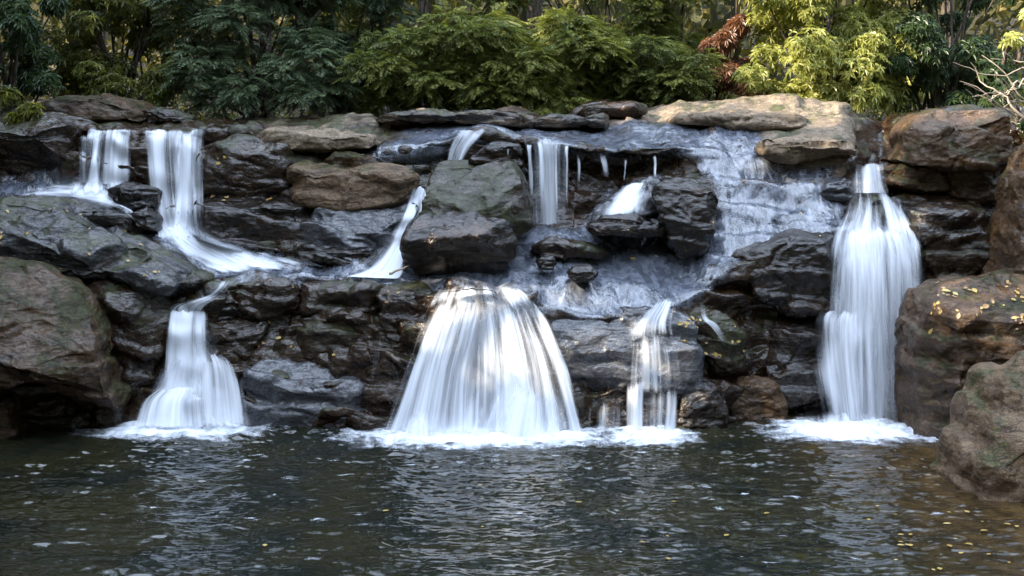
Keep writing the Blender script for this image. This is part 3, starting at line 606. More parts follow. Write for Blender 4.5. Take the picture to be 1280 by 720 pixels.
def sheet_mesh(name, rws, seed, bulge=.04, rag=.04, edge=.22, top=.13, bot=.04, d0=.62, hug=True, clear=.045, nu=None, nv=None, amp=.022, var=.4, fringe=None):
    """rws: list of (pxL, pxR, py, Y) or ((px,py,Y) left, (px,py,Y) right), from the lip down"""
    L, Rr = [], []
    for r in rws:
        if len(r) == 4: L.append((r[0], r[2], r[3])); Rr.append((r[1], r[2], r[3]))
        else: L.append(r[0]); Rr.append(r[1])
    LW = up(*np.array(L).T); RW = up(*np.array(Rr).T)
    ln = np.linalg.norm(np.diff((LW + RW) / 2, axis=0), axis=1).sum(); wd = np.linalg.norm(LW - RW, axis=1).max()
    nv = nv or int(np.clip(ln * 46, 16, 130)); nu = nu or int(np.clip(wd * 60, 8, 190))
    LS, RS = catmull(LW, nv), catmull(RW, nv)
    u = np.linspace(0, 1, nu); v = np.linspace(0, 1, nv)
    Pm = LS[:, None] * (1 - u)[None, :, None] + RS[:, None] * u[None, :, None]
    width = np.linalg.norm(LS - RS, axis=1)[:, None]
    cu = (u[None] - .5) * width; vv = (v * ln)[:, None] + 0 * cu
    # strands: long folds along the flow
    q = np.stack([u[None] * wd * 5 + 0 * vv + seed * 3.7, vv * .55, 0 * vv + seed], -1).reshape(-1, 3)
    fold = (fbm(q, 3, seed) + .6 * fbm(q * np.array([3.1, .6, 1]), 2, seed + 5)).reshape(nv, nu)
    Pm[..., 1] -= bulge * np.sin(np.pi * u)[None] * sstep(0, .25, v)[:, None] + amp * fold * sstep(0, .3, v)[:, None]
    Pm[..., 0] += rag * .5 * fold * sstep(0, .4, v)[:, None]
    zt = noise(np.stack([u * wd * 6, 0 * u, 0 * u + seed], -1), seed + 21) + .6 * noise(np.stack([u * wd * 19, 0 * u, 0 * u + seed], -1), seed + 22)
    Pm[..., 2] += .05 * zt[None] * (1 - sstep(0, .3, v))[:, None]
    if hug:
        for i in range(nv):
            for j in range(nu):
                d = Vector(Pm[i, j]) - CAM; d.normalize()
                h = FLOW.ray_cast(CAM, d)
                if h[0] is not None:
                    yh = h[0].y - clear
                    if Pm[i, j, 1] > yh and h[0].y > Pm[i, j, 1] - .9:
                        k = (yh - CAMY) / (Pm[i, j, 1] - CAMY)
                        Pm[i, j] = np.array(CAM) + (Pm[i, j] - np.array(CAM)) * k
        Pm = gsm(gsm(Pm, 3.0 if nv > 40 else 1.2, 0), .8, 1); Pm[..., 1] -= .03
    eu = np.minimum(u, 1 - u)[None] * width / max(wd, 1e-6)
    en = noise(np.stack([0 * vv + np.round(u)[None] * 9, vv * 2.0, 0 * vv + seed], -1).reshape(-1, 3), seed + 3).reshape(nv, nu)
    dens = d0 * sstep(0, edge * (1 + .7 * en), eu + .01)
    tn = .5 + .5 * noise(np.stack([u[None] * wd * 7 + 0 * vv, 0 * vv, 0 * vv + seed], -1).reshape(-1, 3), seed + 9).reshape(nv, nu)
    cv = noise(np.stack([u[None] * wd * 4.2 + .25 * vv, vv * .35, 0 * vv + seed * 2.3], -1).reshape(-1, 3), seed + 31).reshape(nv, nu)
    dens *= np.clip(1 + var * 1.6 * cv, .15, 1.5)
    if top > 0: dens *= sstep(0, 1, (v[:, None] + .001) / (top * (.4 + 1.6 * tn)))
    if bot > 0: dens *= sstep(0, 1, (1 - v[:, None]) / (bot * (.3 + 1.6 * tn)))
    if fringe is not None: dens = dens * np.interp(v, np.linspace(0, 1, len(fringe)), fringe)[:, None]
    uv = np.stack([u[None] * wd + 0 * vv + seed * 1.37, vv], -1).reshape(-1, 2)
    return mesh_from(name, Pm.reshape(-1, 3), grid_faces(nv, nu), uv, {'dens': dens})

def waterfall(name, label, cat, sheets, loc, group=None):
    """sheets: list of (part name, material, rows, kwargs)"""
    r = empty(name, up(*loc), label, cat, group)
    for k, (pn, mat, rws, kw) in enumerate(sheets):
        link(pn, sheet_mesh(pn, rws, **kw), M[mat], parent=r)
    return r
def S(pn, rws, seed, mat='fall', **kw): return (pn, mat, rws, dict(seed=seed, **kw))

waterfall('waterfall', 'narrow white waterfall at the upper left beside the black undercut rock', 'waterfall', [
    S('water_sheet', [(108, 172, 160, 3.2), (107, 171, 167, 2.95), (106, 169, 176, 2.85), (104, 168, 204, 2.78), (100, 168, 234, 2.66)], 1, d0=.56),
    S('water_sheet', [(115, 134, 162, 3.1), (114, 132, 176, 2.82), (110, 130, 204, 2.74), (104, 132, 234, 2.6)], 51, d0=.7, edge=.4),
    S('water_sheet', [(94, 112, 166, 3.0), (94, 111, 196, 2.85), (93, 112, 230, 2.75)], 2, mat='veil', d0=.55),
    S('splash', [(84, 176, 220, 2.62), (78, 182, 232, 2.5), (66, 196, 246, 2.2)], 3, d0=.6, top=.6, bot=.4, bulge=.05)], (138, 232, 2.7))
waterfall('waterfall', 'wide white waterfall at the upper left that feeds the rapids below it', 'waterfall', [
    S('water_sheet', [(170, 266, 160, 3.2), (169, 265, 168, 2.9), (170, 263, 182, 2.75), (175, 262, 230, 2.6), (184, 262, 275, 2.4), (188, 266, 298, 2.2)], 4, d0=.58),
    S('water_sheet', [(216, 252, 164, 2.95), (217, 252, 182, 2.72), (214, 252, 230, 2.55), (206, 252, 295, 2.2)], 5, d0=.74, edge=.35),
    S('splash', [(190, 262, 268, 2.3), (188, 268, 285, 2.2), (190, 285, 304, 2.0)], 6, d0=.62, top=.6, bot=.3)], (222, 295, 2.3))
waterfall('rapids', 'white rapids running from the left upper falls down to the right over dark rock', 'rapids', [
    S('water_sheet', [((0, 238, 2.5), (0, 256, 2.1)), ((60, 228, 2.6), (70, 255, 2.1)), ((112, 226, 2.65), (126, 262, 1.95)), ((146, 236, 2.45), (160, 274, 1.8)), ((170, 258, 2.2), (178, 288, 1.75))], 7, mat='rapid', d0=.8, edge=.45, top=.2, bot=.2, bulge=.02),
    S('water_sheet', [((190, 280, 2.25), (256, 284, 2.2)), ((205, 305, 1.95), (296, 301, 1.95)), ((232, 328, 1.65), (345, 318, 1.65)), ((262, 346, 1.3), (400, 337, 1.35))], 8, mat='rapid', d0=.82, top=.1, bot=.2, edge=.3, bulge=.03, amp=.05),
    S('water_sheet', [((250, 300, 2.0), (290, 300, 2.0)), ((300, 322, 1.6), (370, 318, 1.65)), ((340, 342, 1.25), (440, 338, 1.35))], 9, mat='rapid', d0=.52, edge=.35, top=.3, bot=.3, bulge=.03),
    S('water_sheet', [((266, 346, 1.2), (306, 347, 1.2)), ((252, 366, 1.0), (286, 368, .95)), ((207, 382, .85), (264, 383, .8)), ((211, 394, .75), (260, 394, .7))], 10, d0=.62, edge=.35, bulge=.02)], (300, 340, 1.4))
waterfall('waterfall', 'lower left white cascade that fans out over stones into the pool', 'waterfall', [
    S('water_sheet', [(210, 262, 386, .85), (207, 264, 395, .7), (204, 265, 420, .62), (202, 267, 452, .55), (198, 272, 492, .45)], 11, d0=.66),
    S('water_sheet', [(206, 268, 396, .7), (200, 285, 450, .56), (178, 308, 495, .36), (152, 322, 536, .1)], 62, mat='soft', d0=.42, edge=.25),
    S('splash', [(158, 318, 508, .06), (148, 326, 522, .02), (140, 332, 537, -.02)], 64, mat='soft', d0=.5, top=.9, edge=.3),
    S('water_sheet', [(196, 284, 478, .5), (182, 294, 488, .38), (164, 304, 502, .25), (152, 318, 534, .08)], 12, d0=.66, bulge=.07, top=.2),
    S('water_sheet', [(248, 280, 440, .55), (244, 300, 450, .4), (240, 312, 476, .28), (238, 322, 534, .1)], 13, d0=.6, bulge=.06, edge=.35)], (235, 535, .1))
waterfall('waterfall', 'curved white chute sliding down left of the large mossy middle block', 'waterfall', [
    S('water_sheet', [((512, 232, 2.5), (542, 232, 2.5)), ((496, 272, 2.1), (534, 270, 2.1)), ((482, 305, 1.7), (519, 305, 1.7)), ((462, 332, 1.35), (510, 336, 1.35)), ((425, 346, 1.15), (506, 349, 1.1))], 14, d0=1.0, bulge=.02, edge=.2, top=.04, clear=.06),
    S('water_sheet', [((486, 262, 2.1), (528, 262, 2.1)), ((455, 312, 1.6), (512, 310, 1.6)), ((405, 347, 1.15), (502, 350, 1.1))], 15, mat='veil', d0=.6, bulge=.02, top=.4, clear=.06)], (500, 340, 1.4))
waterfall('waterfall', 'small slanting fall over the upper lip just left of the red brown rock', 'waterfall', [
    S('water_sheet', [(570, 613, 161, 3.0), (563, 606, 170, 2.8), (556, 592, 186, 2.68), (553, 580, 208, 2.6)], 16, d0=.58, bulge=.03)], (566, 206, 2.7))
waterfall('waterfall', 'see-through strand waterfall right of the large mossy middle block', 'waterfall', [
    S('water_sheet', [(650, 715, 171, 2.9), (652, 714, 182, 2.6), (655, 713, 205, 2.5), (658, 713, 245, 2.42), (660, 713, 284, 2.35)], 17, mat='veil', d0=.58, bulge=.03, edge=.12),
    S('water_sheet', [(655, 668, 176, 2.6), (657, 668, 205, 2.48), (661, 671, 284, 2.33)], 18, d0=.66, bulge=.02, edge=.4, bot=.3),
    S('water_sheet', [(670, 681, 174, 2.62), (671, 681, 205, 2.48), (673, 682, 284, 2.33)], 65, d0=.62, bulge=.02, edge=.4, bot=.3),
    S('water_sheet', [(690, 699, 178, 2.6), (691, 698, 205, 2.48), (692, 699, 284, 2.33)], 66, d0=.58, bulge=.02, edge=.4, bot=.3),
    S('water_sheet', [(704, 712, 180, 2.6), (705, 711, 205, 2.48), (706, 712, 284, 2.33)], 67, d0=.54, bulge=.02, edge=.4, bot=.3)], (686, 284, 2.4))
waterfall('waterfall', 'big white middle cascade spreading like a skirt into the pool', 'waterfall', [
    S('water_sheet', [(556, 640, 350, 1.0), (541, 664, 364, .66), (534, 674, 374, .5), (528, 688, 392, .34)], 20, d0=.52, edge=.12, top=.35, bot=.35, var=.5),
    S('water_sheet', [(536, 618, 368, .5), (528, 614, 388, .36), (514, 608, 420, .2), (496, 600, 468, .02), (464, 604, 546, -.26)], 21, d0=.52, edge=.2, top=.3, var=.5),
    S('water_sheet', [(585, 660, 368, .5), (582, 676, 390, .32), (578, 696, 430, .14), (574, 712, 475, -.02), (566, 726, 546, -.28)], 52, d0=.52, edge=.2, top=.3, var=.45),
    S('water_sheet', [(546, 656, 366, .62), (534, 680, 385, .44), (516, 698, 425, .24), (498, 716, 480, .06), (470, 738, 548, -.2)], 60, mat='soft', d0=.34, edge=.14, var=.3),
    S('water_sheet', [(640, 668, 366, .55), (652, 690, 395, .36), (668, 708, 440, .16), (680, 722, 486, .02), (690, 740, 546, -.2)], 53, d0=.46, edge=.3, top=.3, var=.6),
    S('water_sheet', [(606, 690, 464, .0), (590, 716, 486, -.14), (574, 730, 510, -.26), (552, 740, 548, -.42)], 22, d0=.5, bulge=.05, top=.5, edge=.4),
    S('splash', [(470, 740, 505, -.34), (458, 748, 528, -.42), (450, 754, 550, -.5)], 63, mat='soft', d0=.5, top=.9, edge=.3),
    S('water_sheet', [(500, 560, 500, -.04), (480, 575, 520, -.2), (458, 590, 548, -.36)], 54, d0=.42, top=.6, edge=.5)], (605, 545, -.3))
waterfall('waterfall', 'small veil fall over the smooth wet face right of the middle cascade', 'waterfall', [
    S('water_sheet', [((818, 372, .9), (850, 372, .9)), ((800, 388, .62), (850, 386, .62)), ((784, 405, .4), (850, 405, .42)), ((778, 430, .3), (856, 430, .3))], 23, d0=.56, edge=.3, bot=.3),
    S('water_sheet', [(782, 852, 408, .38), (776, 864, 450, .2), (774, 868, 496, .12)], 24, d0=.36, top=.3, bot=.2, edge=.3),
    S('water_sheet', [(780, 808, 472, .12), (780, 808, 500, .06), (778, 808, 546, .02)], 25, d0=.6, top=.3),
    S('water_sheet', [(800, 852, 480, .14), (800, 851, 510, .1), (798, 850, 546, .06)], 26, d0=.34, top=.3),
    S('water_sheet', [(726, 785, 496, .12), (726, 783, 520, .08), (726, 782, 546, .04)], 27, d0=.24, top=.3)], (812, 543, .1))
waterfall('waterfall', 'tall white waterfall at the right dropping from a narrow chute', 'waterfall', [
    S('water_sheet', [(1062, 1108, 202, 2.9), (1061, 1112, 222, 2.55), (1058, 1118, 242, 2.22)], 27, d0=.42, bulge=.04),
    S('water_sheet', [(1060, 1116, 230, 2.32), (1056, 1126, 247, 2.05), (1050, 1136, 266, 1.8), (1036, 1150, 292, 1.5), (1028, 1160, 335, 1.25), (1024, 1166, 400, 1.1), (1026, 1168, 460, .95), (1030, 1165, 538, .75)], 28, d0=.54, bulge=.07, amp=.035, edge=.14, fringe=(.45, .6, .8, 1, .95, .82, .7, .6)),
    S('water_sheet', [(1044, 1136, 276, 1.62), (1034, 1154, 320, 1.3), (1028, 1166, 400, 1.12), (1028, 1168, 540, .78)], 61, mat='soft', d0=.34, edge=.2),
    S('water_sheet', [(1042, 1140, 282, 1.5), (1036, 1152, 305, 1.3), (1032, 1160, 350, 1.08), (1030, 1162, 420, .96), (1036, 1160, 536, .72)], 29, d0=.48, bulge=.07, edge=.2, top=.12, fringe=(1, 1, .85, .65, .45)),
    S('water_sheet', [(1098, 1124, 236, 2.2), (1102, 1134, 262, 1.85), (1110, 1148, 300, 1.45), (1120, 1160, 360, 1.2)], 30, d0=.66, bulge=.04, bot=.5, top=.4, edge=.3),
    S('water_sheet', [(1030, 1090, 384, 1.05), (1008, 1092, 398, .88), (1008, 1096, 450, .72), (1022, 1102, 532, .6)], 31, d0=.56, bulge=.06, mat='fall', edge=.45, top=.3),
    S('splash', [(985, 1100, 506, .7), (975, 1120, 520, .55), (968, 1136, 542, .38)], 32, d0=.5, top=.6, bulge=.06)], (1090, 535, .8))
waterfall('waterfall', 'smooth sheet of white water draped over the rounded rock right of the dark recess', 'waterfall', [
    S('water_sheet', [((775, 228, 2.1), (822, 224, 2.1)), ((752, 252, 1.9), (820, 246, 1.85)), ((738, 278, 1.65), (812, 276, 1.65))], 33, mat='rapid', d0=.72, bulge=.03, bot=.3, edge=.35)], (780, 278, 1.7))
TR = [('thin strand of water falling in the dark recess, nearest the see-through waterfall', [(744, 758, 188, 2.5), (750, 764, 212, 2.45), (758, 768, 238, 2.4)], 40),
      ('short thin strand of water above the left shoulder of the draped round rock', [(778, 786, 196, 2.45), (777, 784, 214, 2.4), (775, 782, 232, 2.3)], 41),
      ('short thin strand of water above the right end of the draped round rock', [(813, 821, 190, 2.45), (813, 820, 210, 2.4), (813, 820, 228, 2.2)], 42),
      ('thin strand of water over the right shoulder of the tall round black boulder', [(870, 884, 226, 1.7), (874, 886, 262, 1.4), (874, 884, 312, 1.35)], 43),
      ('faint thin strand of water in the middle of the dark recess', [(720, 726, 186, 2.5), (720, 726, 215, 2.45), (720, 725, 245, 2.42)], 44),
      ('thin trickle slanting down the dark wall left of the middle cascade', [(472, 480, 366, .55), (464, 482, 420, .4), (452, 476, 480, .2), (442, 472, 534, 0)], 45),
      ('thin trickle curving over the mossy littered rock right of the veil fall', [((872, 356, .9), (886, 356, .9)), ((876, 396, .6), (888, 394, .6)), ((892, 412, .5), (904, 406, .5)), ((910, 445, .4), (918, 443, .4)), ((908, 500, .3), (916, 500, .3))], 46),
      ('thin trickle dropping from the red brown rock to the large mossy middle block', [(632, 640, 178, 2.5), (632, 639, 192, 2.05), (633, 639, 206, 2.0)], 47)]
for lab, rws, sd in TR:
    m = sheet_mesh('trickle', rws, sd, d0=.45 if sd > 44 else .52, bulge=.02, edge=.4, bot=.5, top=.25, rag=.10, amp=.04)
    q = up(rws[-1][0] if len(rws[-1]) == 4 else rws[-1][0][0], rws[-1][2] if len(rws[-1]) == 4 else rws[-1][0][1], rws[-1][3] if len(rws[-1]) == 4 else rws[-1][0][2])
    tag(link('trickle', m, M['fall'], q), lab, 'trickle', 'thin trickles of water')

# running water with sky sheen on the wet slopes: follows the bedrock a centimetre above it
fn = film + .45 * noise(BP.reshape(-1, 3) * 2.2, 61).reshape(NR, NC) * (film > .02)
sel = fn > .06
FP = gsm(gsm(BP2, 2.4, 0), 2.4, 1) + BN * .022
fm = sel[:-1, :-1] & sel[1:, :-1] & sel[1:, 1:] & sel[:-1, 1:] & (lvl[:-1, None] < 5.2) & (lvl[:-1, None] > .9)
ff = grid_faces(NR, NC)[fm.ravel()]
us, inv = np.unique(ff.ravel(), return_inverse=True)
slope = np.abs(BN[..., 2])
fd = np.clip(fn, 0, 1) * (.35 + .5 * sstep(.15, .6, slope))
tag(link('water', mesh_from('running_water', FP.reshape(-1, 3)[us], inv.reshape(ff.shape), attrs={'dens': fd.reshape(-1)[us]}), M['film']), kind='structure')

# flecks of foam drifting on the pool
rng = np.random.default_rng(31); fv = []; ff_ = []; fdn = []
for k in range(42):
    py = 566 + 150 * rng.random() ** 1.4; px = rng.choice([rng.normal(390, 90), rng.normal(860, 110), rng.normal(640, 200)]); d = F * CAMZ / (py - HY)
    a = np.linspace(0, 2 * np.pi, 17)[:-1]; rx, ry = rng.uniform(.02, .09), rng.uniform(.015, .05)
    w = np.stack([(px - HX) * d / F + rx * np.cos(a) * (1 + .35 * rng.normal(size=16)), d + CAMY + ry * np.sin(a) * (1 + .35 * rng.normal(size=16)), 0 * a], 1)
    w = np.concatenate([[w.mean(0)], w]); w[:, 2] = wave(w) + .004; b0 = len(fv) * 17; fv.append(w); fdn.append(np.concatenate([[.5], np.full(16, .16)]))
    ff_.append(np.array([[b0, b0 + 1 + j, b0 + 1 + (j + 1) % 16] for j in range(16)]))
tag(link('foam_flecks', mesh_from('foam_flecks', np.concatenate(fv), np.concatenate(ff_), attrs={'dens': np.concatenate(fdn)}), M['foam']), 'small flecks of white foam drifting on the pool', kind='stuff')
# foam where the falls meet the pool
FO = [((225, 536), 112, 9, 'foam band at the foot of the lower left cascade'), ((605, 546), 165, 11, 'broad foam band at the foot of the big middle cascade'),
      ((815, 545), 52, 5, 'short foam band under the small veil fall'), ((1068, 540), 105, 12, 'foam band at the foot of the tall right waterfall')]
for k, ((fx, fy), rx, ry, lab) in enumerate(FO):
    dd = F * CAMZ / (fy - HY); c0 = np.array([(fx - HX) * dd / F, dd + CAMY, 0]); ax = 1.35 * rx * dd / F; ay = .62 + .03 * ry
    g = np.stack(np.meshgrid(np.linspace(-1, 1, 120), np.linspace(-1, 1, 60)), -1)
    w = np.stack([c0[0] + g[..., 0] * ax, c0[1] + g[..., 1] * ay, 0 * g[..., 0]], -1).reshape(-1, 3)
    w[:, 2] = wave(w) + .014 + .03 * np.clip(1 - np.hypot(g[..., 0], g[..., 1]).ravel(), 0, 1) * (1 + fbm(w * 5, 3, 80))
    rr = np.hypot(g[..., 0] , g[..., 1]).ravel() + .25 * fbm(w * np.array([2.2, 5, 1]), 3, 81 + k)
    dn = np.clip(1 - sstep(.30, 1.05, rr), 0, 1) * sstep(0, .2, 1 - np.maximum(np.abs(g[..., 0]), np.abs(g[..., 1])).ravel())
    tag(link('foam', mesh_from('foam', w, grid_faces(60, 120)[:, ::-1], attrs={'dens': dn}), M['foam'], c0), lab, 'foam', 'foam at the feet of the falls', 'thing')

# ------------------------------------------------------------------ plants
def leaf_mat(name, c0, c1, c2, rough=.38, trans=.35, spec=.45):
    """tint 0..1 runs through three leaf colours"""
    t = NT(name); ti = t.attr('tint'); P = t.pos()
    ti2 = t.math('ADD', ti, t.math('MULTIPLY', t.math('SUBTRACT', t.noise(P, 1.6, 3), .5), .7), True)
    c = t.mix(t.ramp(ti2, 0, .5, smooth=False), c0, c1); c = t.mix(t.ramp(ti2, .5, 1, smooth=False), c, c2)
    pb = t.bsdf(Base_Color=c, Roughness=rough, Specular_IOR_Level=spec)
    tl = t.n('ShaderNodeBsdfTranslucent'); hs = t.n('ShaderNodeHueSaturation'); hs.inputs['Value'].default_value = 1.5; hs.inputs['Saturation'].default_value = 1.1
    t.put(hs.inputs['Color'], c); t.put(tl.inputs[0], hs.outputs[0])
    m = t.n('ShaderNodeMixShader'); m.inputs[0].default_value = trans; t.put(m.inputs[1], pb); t.put(m.inputs[2], tl.outputs[0])
    return t.done(m.outputs[0])
M['rhodo_dark'] = leaf_mat('dark glossy leaves', (.014, .028, .010), (.034, .062, .018), (.08, .11, .03))
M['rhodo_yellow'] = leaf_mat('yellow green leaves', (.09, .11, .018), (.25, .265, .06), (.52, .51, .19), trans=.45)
M['olive'] = leaf_mat('olive leaves', (.036, .044, .010), (.10, .108, .018), (.26, .24, .04), trans=.4)
M['hemlock'] = leaf_mat('hemlock needles', (.042, .056, .012), (.118, .14, .028), (.25, .25, .055), rough=.55, trans=.3)
M['bluegreen'] = leaf_mat('blue green needles', (.036, .055, .024), (.098, .135, .064), (.20, .25, .13), rough=.5, trans=.25)
M['redbrown'] = leaf_mat('red brown leaves', (.09, .040, .018), (.17, .075, .036), (.26, .13, .06), trans=.35)
M['canopy'] = leaf_mat('canopy leaves', (.03, .045, .01), (.06, .075, .014), (.12, .11, .02), trans=.3)
M['forest'] = leaf_mat('far wood', (.018, .020, .006), (.060, .058, .014), (.17, .13, .03), rough=.7, trans=.3)
t = NT('bark'); P = t.pos(); v = t.noise(t.vmul(P, (9, 9, 1.6)), 2.2, 5, .6)
M['bark'] = t.done(t.bsdf(Base_Color=t.mix(t.ramp(v, .38, .62), (.028, .020, .014), (.11, .082, .06)), Roughness=.9, Normal=t.bump(v, .8, .03)))
t = NT('bleached wood'); P = t.pos(); v = t.noise(t.vmul(P, (5, 5, 5)), 3, 4)
M['wood'] = t.done(t.bsdf(Base_Color=t.mix(v, (.18, .14, .10), (.42, .35, .27)), Roughness=.8))

def unit(a): return a / (np.linalg.norm(a, axis=-1, keepdims=True) + 1e-9)

def leaves(base, direc, side, length, width, tint, droop=.25):
    """pointed leaves, 6 vertices each"""
    n = len(base); nrm = unit(np.cross(direc, side)); side = unit(np.cross(nrm, direc))
    L = length[:, None]; W = width[:, None]; dn = np.array([0, 0, -1.0]) * droop
    m1 = base + direc * L * .35 + dn * L * .08; m2 = base + direc * L * .72 + dn * L * .4; tip = base + direc * L + dn * L * .9
    up_ = nrm * W * .22
    v = np.stack([base, m1 + side * W * .5 + up_, m2 + side * W * .42 + up_, tip, m2 - side * W * .42 + up_, m1 - side * W * .5 + up_], 1).reshape(-1, 3)
    i = np.arange(n)[:, None] * 6
    f = np.concatenate([i + np.array([[0, 1, 2, 3]]), i + np.array([[0, 3, 4, 5]])])
    return v, f, np.repeat(tint, 6)

def lobes(c, r, k, rng, lr=(.28, .5), fill=False):
    """k clump centres filling an ellipsoid"""
    if fill: return c + rng.uniform(-1, 1, (k, 3)) * r * np.array([.92, .8, .92]), rng.uniform(*lr, k) * min(r)
    d = unit(rng.normal(size=(k, 3))); q = rng.random(k) ** .45
    return c + d * q[:, None] * r, rng.uniform(*lr, k) * min(r)

def tips_on(C, R, n, rng, squash=.75):
    k = rng.integers(0, len(C), n); d = unit(rng.normal(size=(n, 3)) + np.array([0, -.35, .35]))
    q = rng.uniform(.55, 1.0, n)
    return C[k] + d * (q * R[k])[:, None] * np.array([1, 1, squash]), d, k

def rosettes(c, r, k, n, rng, ll=(.075, .13), lw=.27, per=8, tintb=.5, cut=None, ground_z=None, lr=(.28, .5)):
    C, R = lobes(c, r, k, rng, lr, True)
    p, d, kk = tips_on(C, R, n, rng)
    if ground_z is not None: ok = p[:, 2] > ground_z; p, d, kk = p[ok], d[ok], kk[ok]; n = len(p)
    ax = unit(d + np.array([0, -.2, .6])); ref = unit(np.cross(ax, rng.normal(size=(n, 3)))); bi = np.cross(ax, ref)
    th = (np.arange(per)[None] * 2 * np.pi / per + rng.uniform(0, 6.3, (n, 1)) + rng.normal(0, .25, (n, per)))
    el = rng.uniform(-.25, .55, (n, per))
    dr = unit(np.cos(el)[..., None] * (np.cos(th)[..., None] * ref[:, None] + np.sin(th)[..., None] * bi[:, None]) + np.sin(el)[..., None] * ax[:, None]).reshape(-1, 3)
    sd = unit(np.cross(np.repeat(ax, per, 0), dr) + .25 * rng.normal(size=(n * per, 3)))
    L = rng.uniform(*ll, n * per); ti = np.clip(tintb + rng.normal(0, .14, n)[:, None] + rng.normal(0, .12, (n, per)), 0, 1).ravel()
    return leaves(np.repeat(p, per, 0), dr, sd, L, L * lw, ti, .35), C

def sprays(c, r, k, n, rng, length=(.24, .46), tintb=.5, ground_z=None, lr=(.3, .5)):
    """flat drooping evergreen sprays: an axis with many fine side twigs"""
    C, R = lobes(c, r, k, rng, lr, True)
    p, d, kk = tips_on(C, R, n, rng, .6)
    if ground_z is not None: ok = p[:, 2] > ground_z; p, d = p[ok], d[ok]; n = len(p)
    dh = d.copy(); dh[:, 2] = dh[:, 2] * .3 - .12; dh[:, 1] -= .25; dh = unit(dh)
    sd = unit(np.cross(dh, np.array([0, 0, 1.0]) + .35 * rng.normal(size=(n, 3))))
    L = rng.uniform(*length, n); T = 11
    s = np.linspace(.08, 1, T)
    sag = -(s ** 2)[None, :, None] * (L * rng.uniform(.15, .4, n))[:, None, None] * np.array([0, 0, 1.0])
    b = p[:, None] + dh[:, None] * (s[None] * L[:, None])[..., None] + sag
    out = []
    for sg in (-1, 1):
        dr = unit(dh[:, None] * .75 + sg * sd[:, None] * (.8 + .2 * rng.random((n, T, 1))) + np.array([0, 0, -.18]) + .12 * rng.normal(size=(n, T, 3)))
        tl = (L[:, None] * .42 * (1.08 - s)[None] * rng.uniform(.7, 1.2, (n, T)) + .03)
        nn = unit(np.cross(dr, np.repeat(dh[:, None], T, 1)) + .3 * rng.normal(size=(n, T, 3)))
        ti = np.clip(tintb + rng.normal(0, .13, n)[:, None] + .22 * (s - .5)[None] + rng.normal(0, .08, (n, T)), 0, 1)
        out.append(leaves(b.reshape(-1, 3), dr.reshape(-1, 3), unit(np.cross(nn, dr)).reshape(-1, 3), tl.ravel(), np.full(n * T, .02), ti.ravel(), .3))
    return out, C

def stems(basep, C, rng, r0=.035, wob=.12):
    bag = Bag(); basep = np.array(basep, float)
    for c in C:
        b = basep + np.array([rng.normal(0, .18), rng.normal(0, .15), 0])
        n = 9; s = np.linspace(0, 1, n)[:, None]
        q = b * (1 - s) + c * s; q += np.cumsum(rng.normal(0, wob / n, (n, 3)), 0) * s; q[:, 2] += .15 * np.sin(s[:, 0] * np.pi)
        bag.add(*tube(q, r0 * (1.05 - .85 * s[:, 0])))
    return bag

def box(px0, px1, py0, py1, Y, ry):
    a, b = up(px0, py1, Y), up(px1, py0, Y)
    return (a + b) / 2, np.array([(b[0] - a[0]) / 2, ry, (b[2] - a[2]) / 2])

def shrub(name, label, bx, mat, seed, style, n, k, extra=(), trunk='stems', **kw):
    rng = np.random.default_rng(seed); c, r = box(*bx)
    loc = (c[0], c[1], c[2] - r[2]); o = empty(name, loc, label, 'shrub' if 'tree' not in name else 'tree', kw.pop('group', None))
    bag = Bag()
    if style == 'rosette':
        res, C = rosettes(c, r, k, n, rng, **kw); bag.add(*res)
    else:
        res, C = sprays(c, r, k, n, rng, **kw)
        for q in res: bag.add(*q)
    link('foliage', bag.mesh('foliage', False), M[mat], parent=o)
    st = stems((c[0], c[1] + .3, loc[2] - .25), C[: min(len(C), 26)], rng)
    link(trunk, st.mesh(trunk), M['bark'], parent=o)
    return o

GZ0 = 3.95
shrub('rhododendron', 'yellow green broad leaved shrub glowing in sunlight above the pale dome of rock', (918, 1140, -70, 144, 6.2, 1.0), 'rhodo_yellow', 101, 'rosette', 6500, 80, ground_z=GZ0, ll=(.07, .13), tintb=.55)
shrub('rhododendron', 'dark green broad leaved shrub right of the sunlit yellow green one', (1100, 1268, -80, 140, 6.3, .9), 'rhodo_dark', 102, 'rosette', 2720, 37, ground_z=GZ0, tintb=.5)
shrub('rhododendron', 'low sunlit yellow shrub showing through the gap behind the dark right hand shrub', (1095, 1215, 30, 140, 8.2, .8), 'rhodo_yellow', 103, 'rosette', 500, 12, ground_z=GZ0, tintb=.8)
shrub('rhododendron', 'dark broad leaved shrub hanging over the far left bank', (-90, 70, -60, 150, 4.6, .7), 'rhodo_dark', 104, 'rosette', 2080, 27, ground_z=GZ0 - .2, tintb=.55)
shrub('rhododendron', 'tall shadowy broad leaved shrub at the left behind the long brown boulder', (20, 270, -90, 140, 6.3, 1.0), 'olive', 105, 'rosette', 3680, 44, ground_z=GZ0, tintb=.42)
shrub('shrub', 'low yellow green bush just behind the long brown boulder at the left', (110, 205, 66, 138, 5.9, .5), 'rhodo_yellow', 106, 'rosette', 260, 10, ground_z=GZ0, tintb=.22, ll=(.07, .12))
shrub('rhododendron', 'drooping olive green plant on top of the black undercut rock at the left edge', (-60, 48, 60, 178, 3.0, .4), 'olive', 107, 'rosette', 260, 8, tintb=.5, ll=(.09, .15))
shrub('hemlock_tree', 'blue green evergreen with layered boughs left of centre', (205, 432, -80, 146, 5.9, .9), 'bluegreen', 110, 'spray', 1995, 41, 'trunk', ground_z=GZ0)
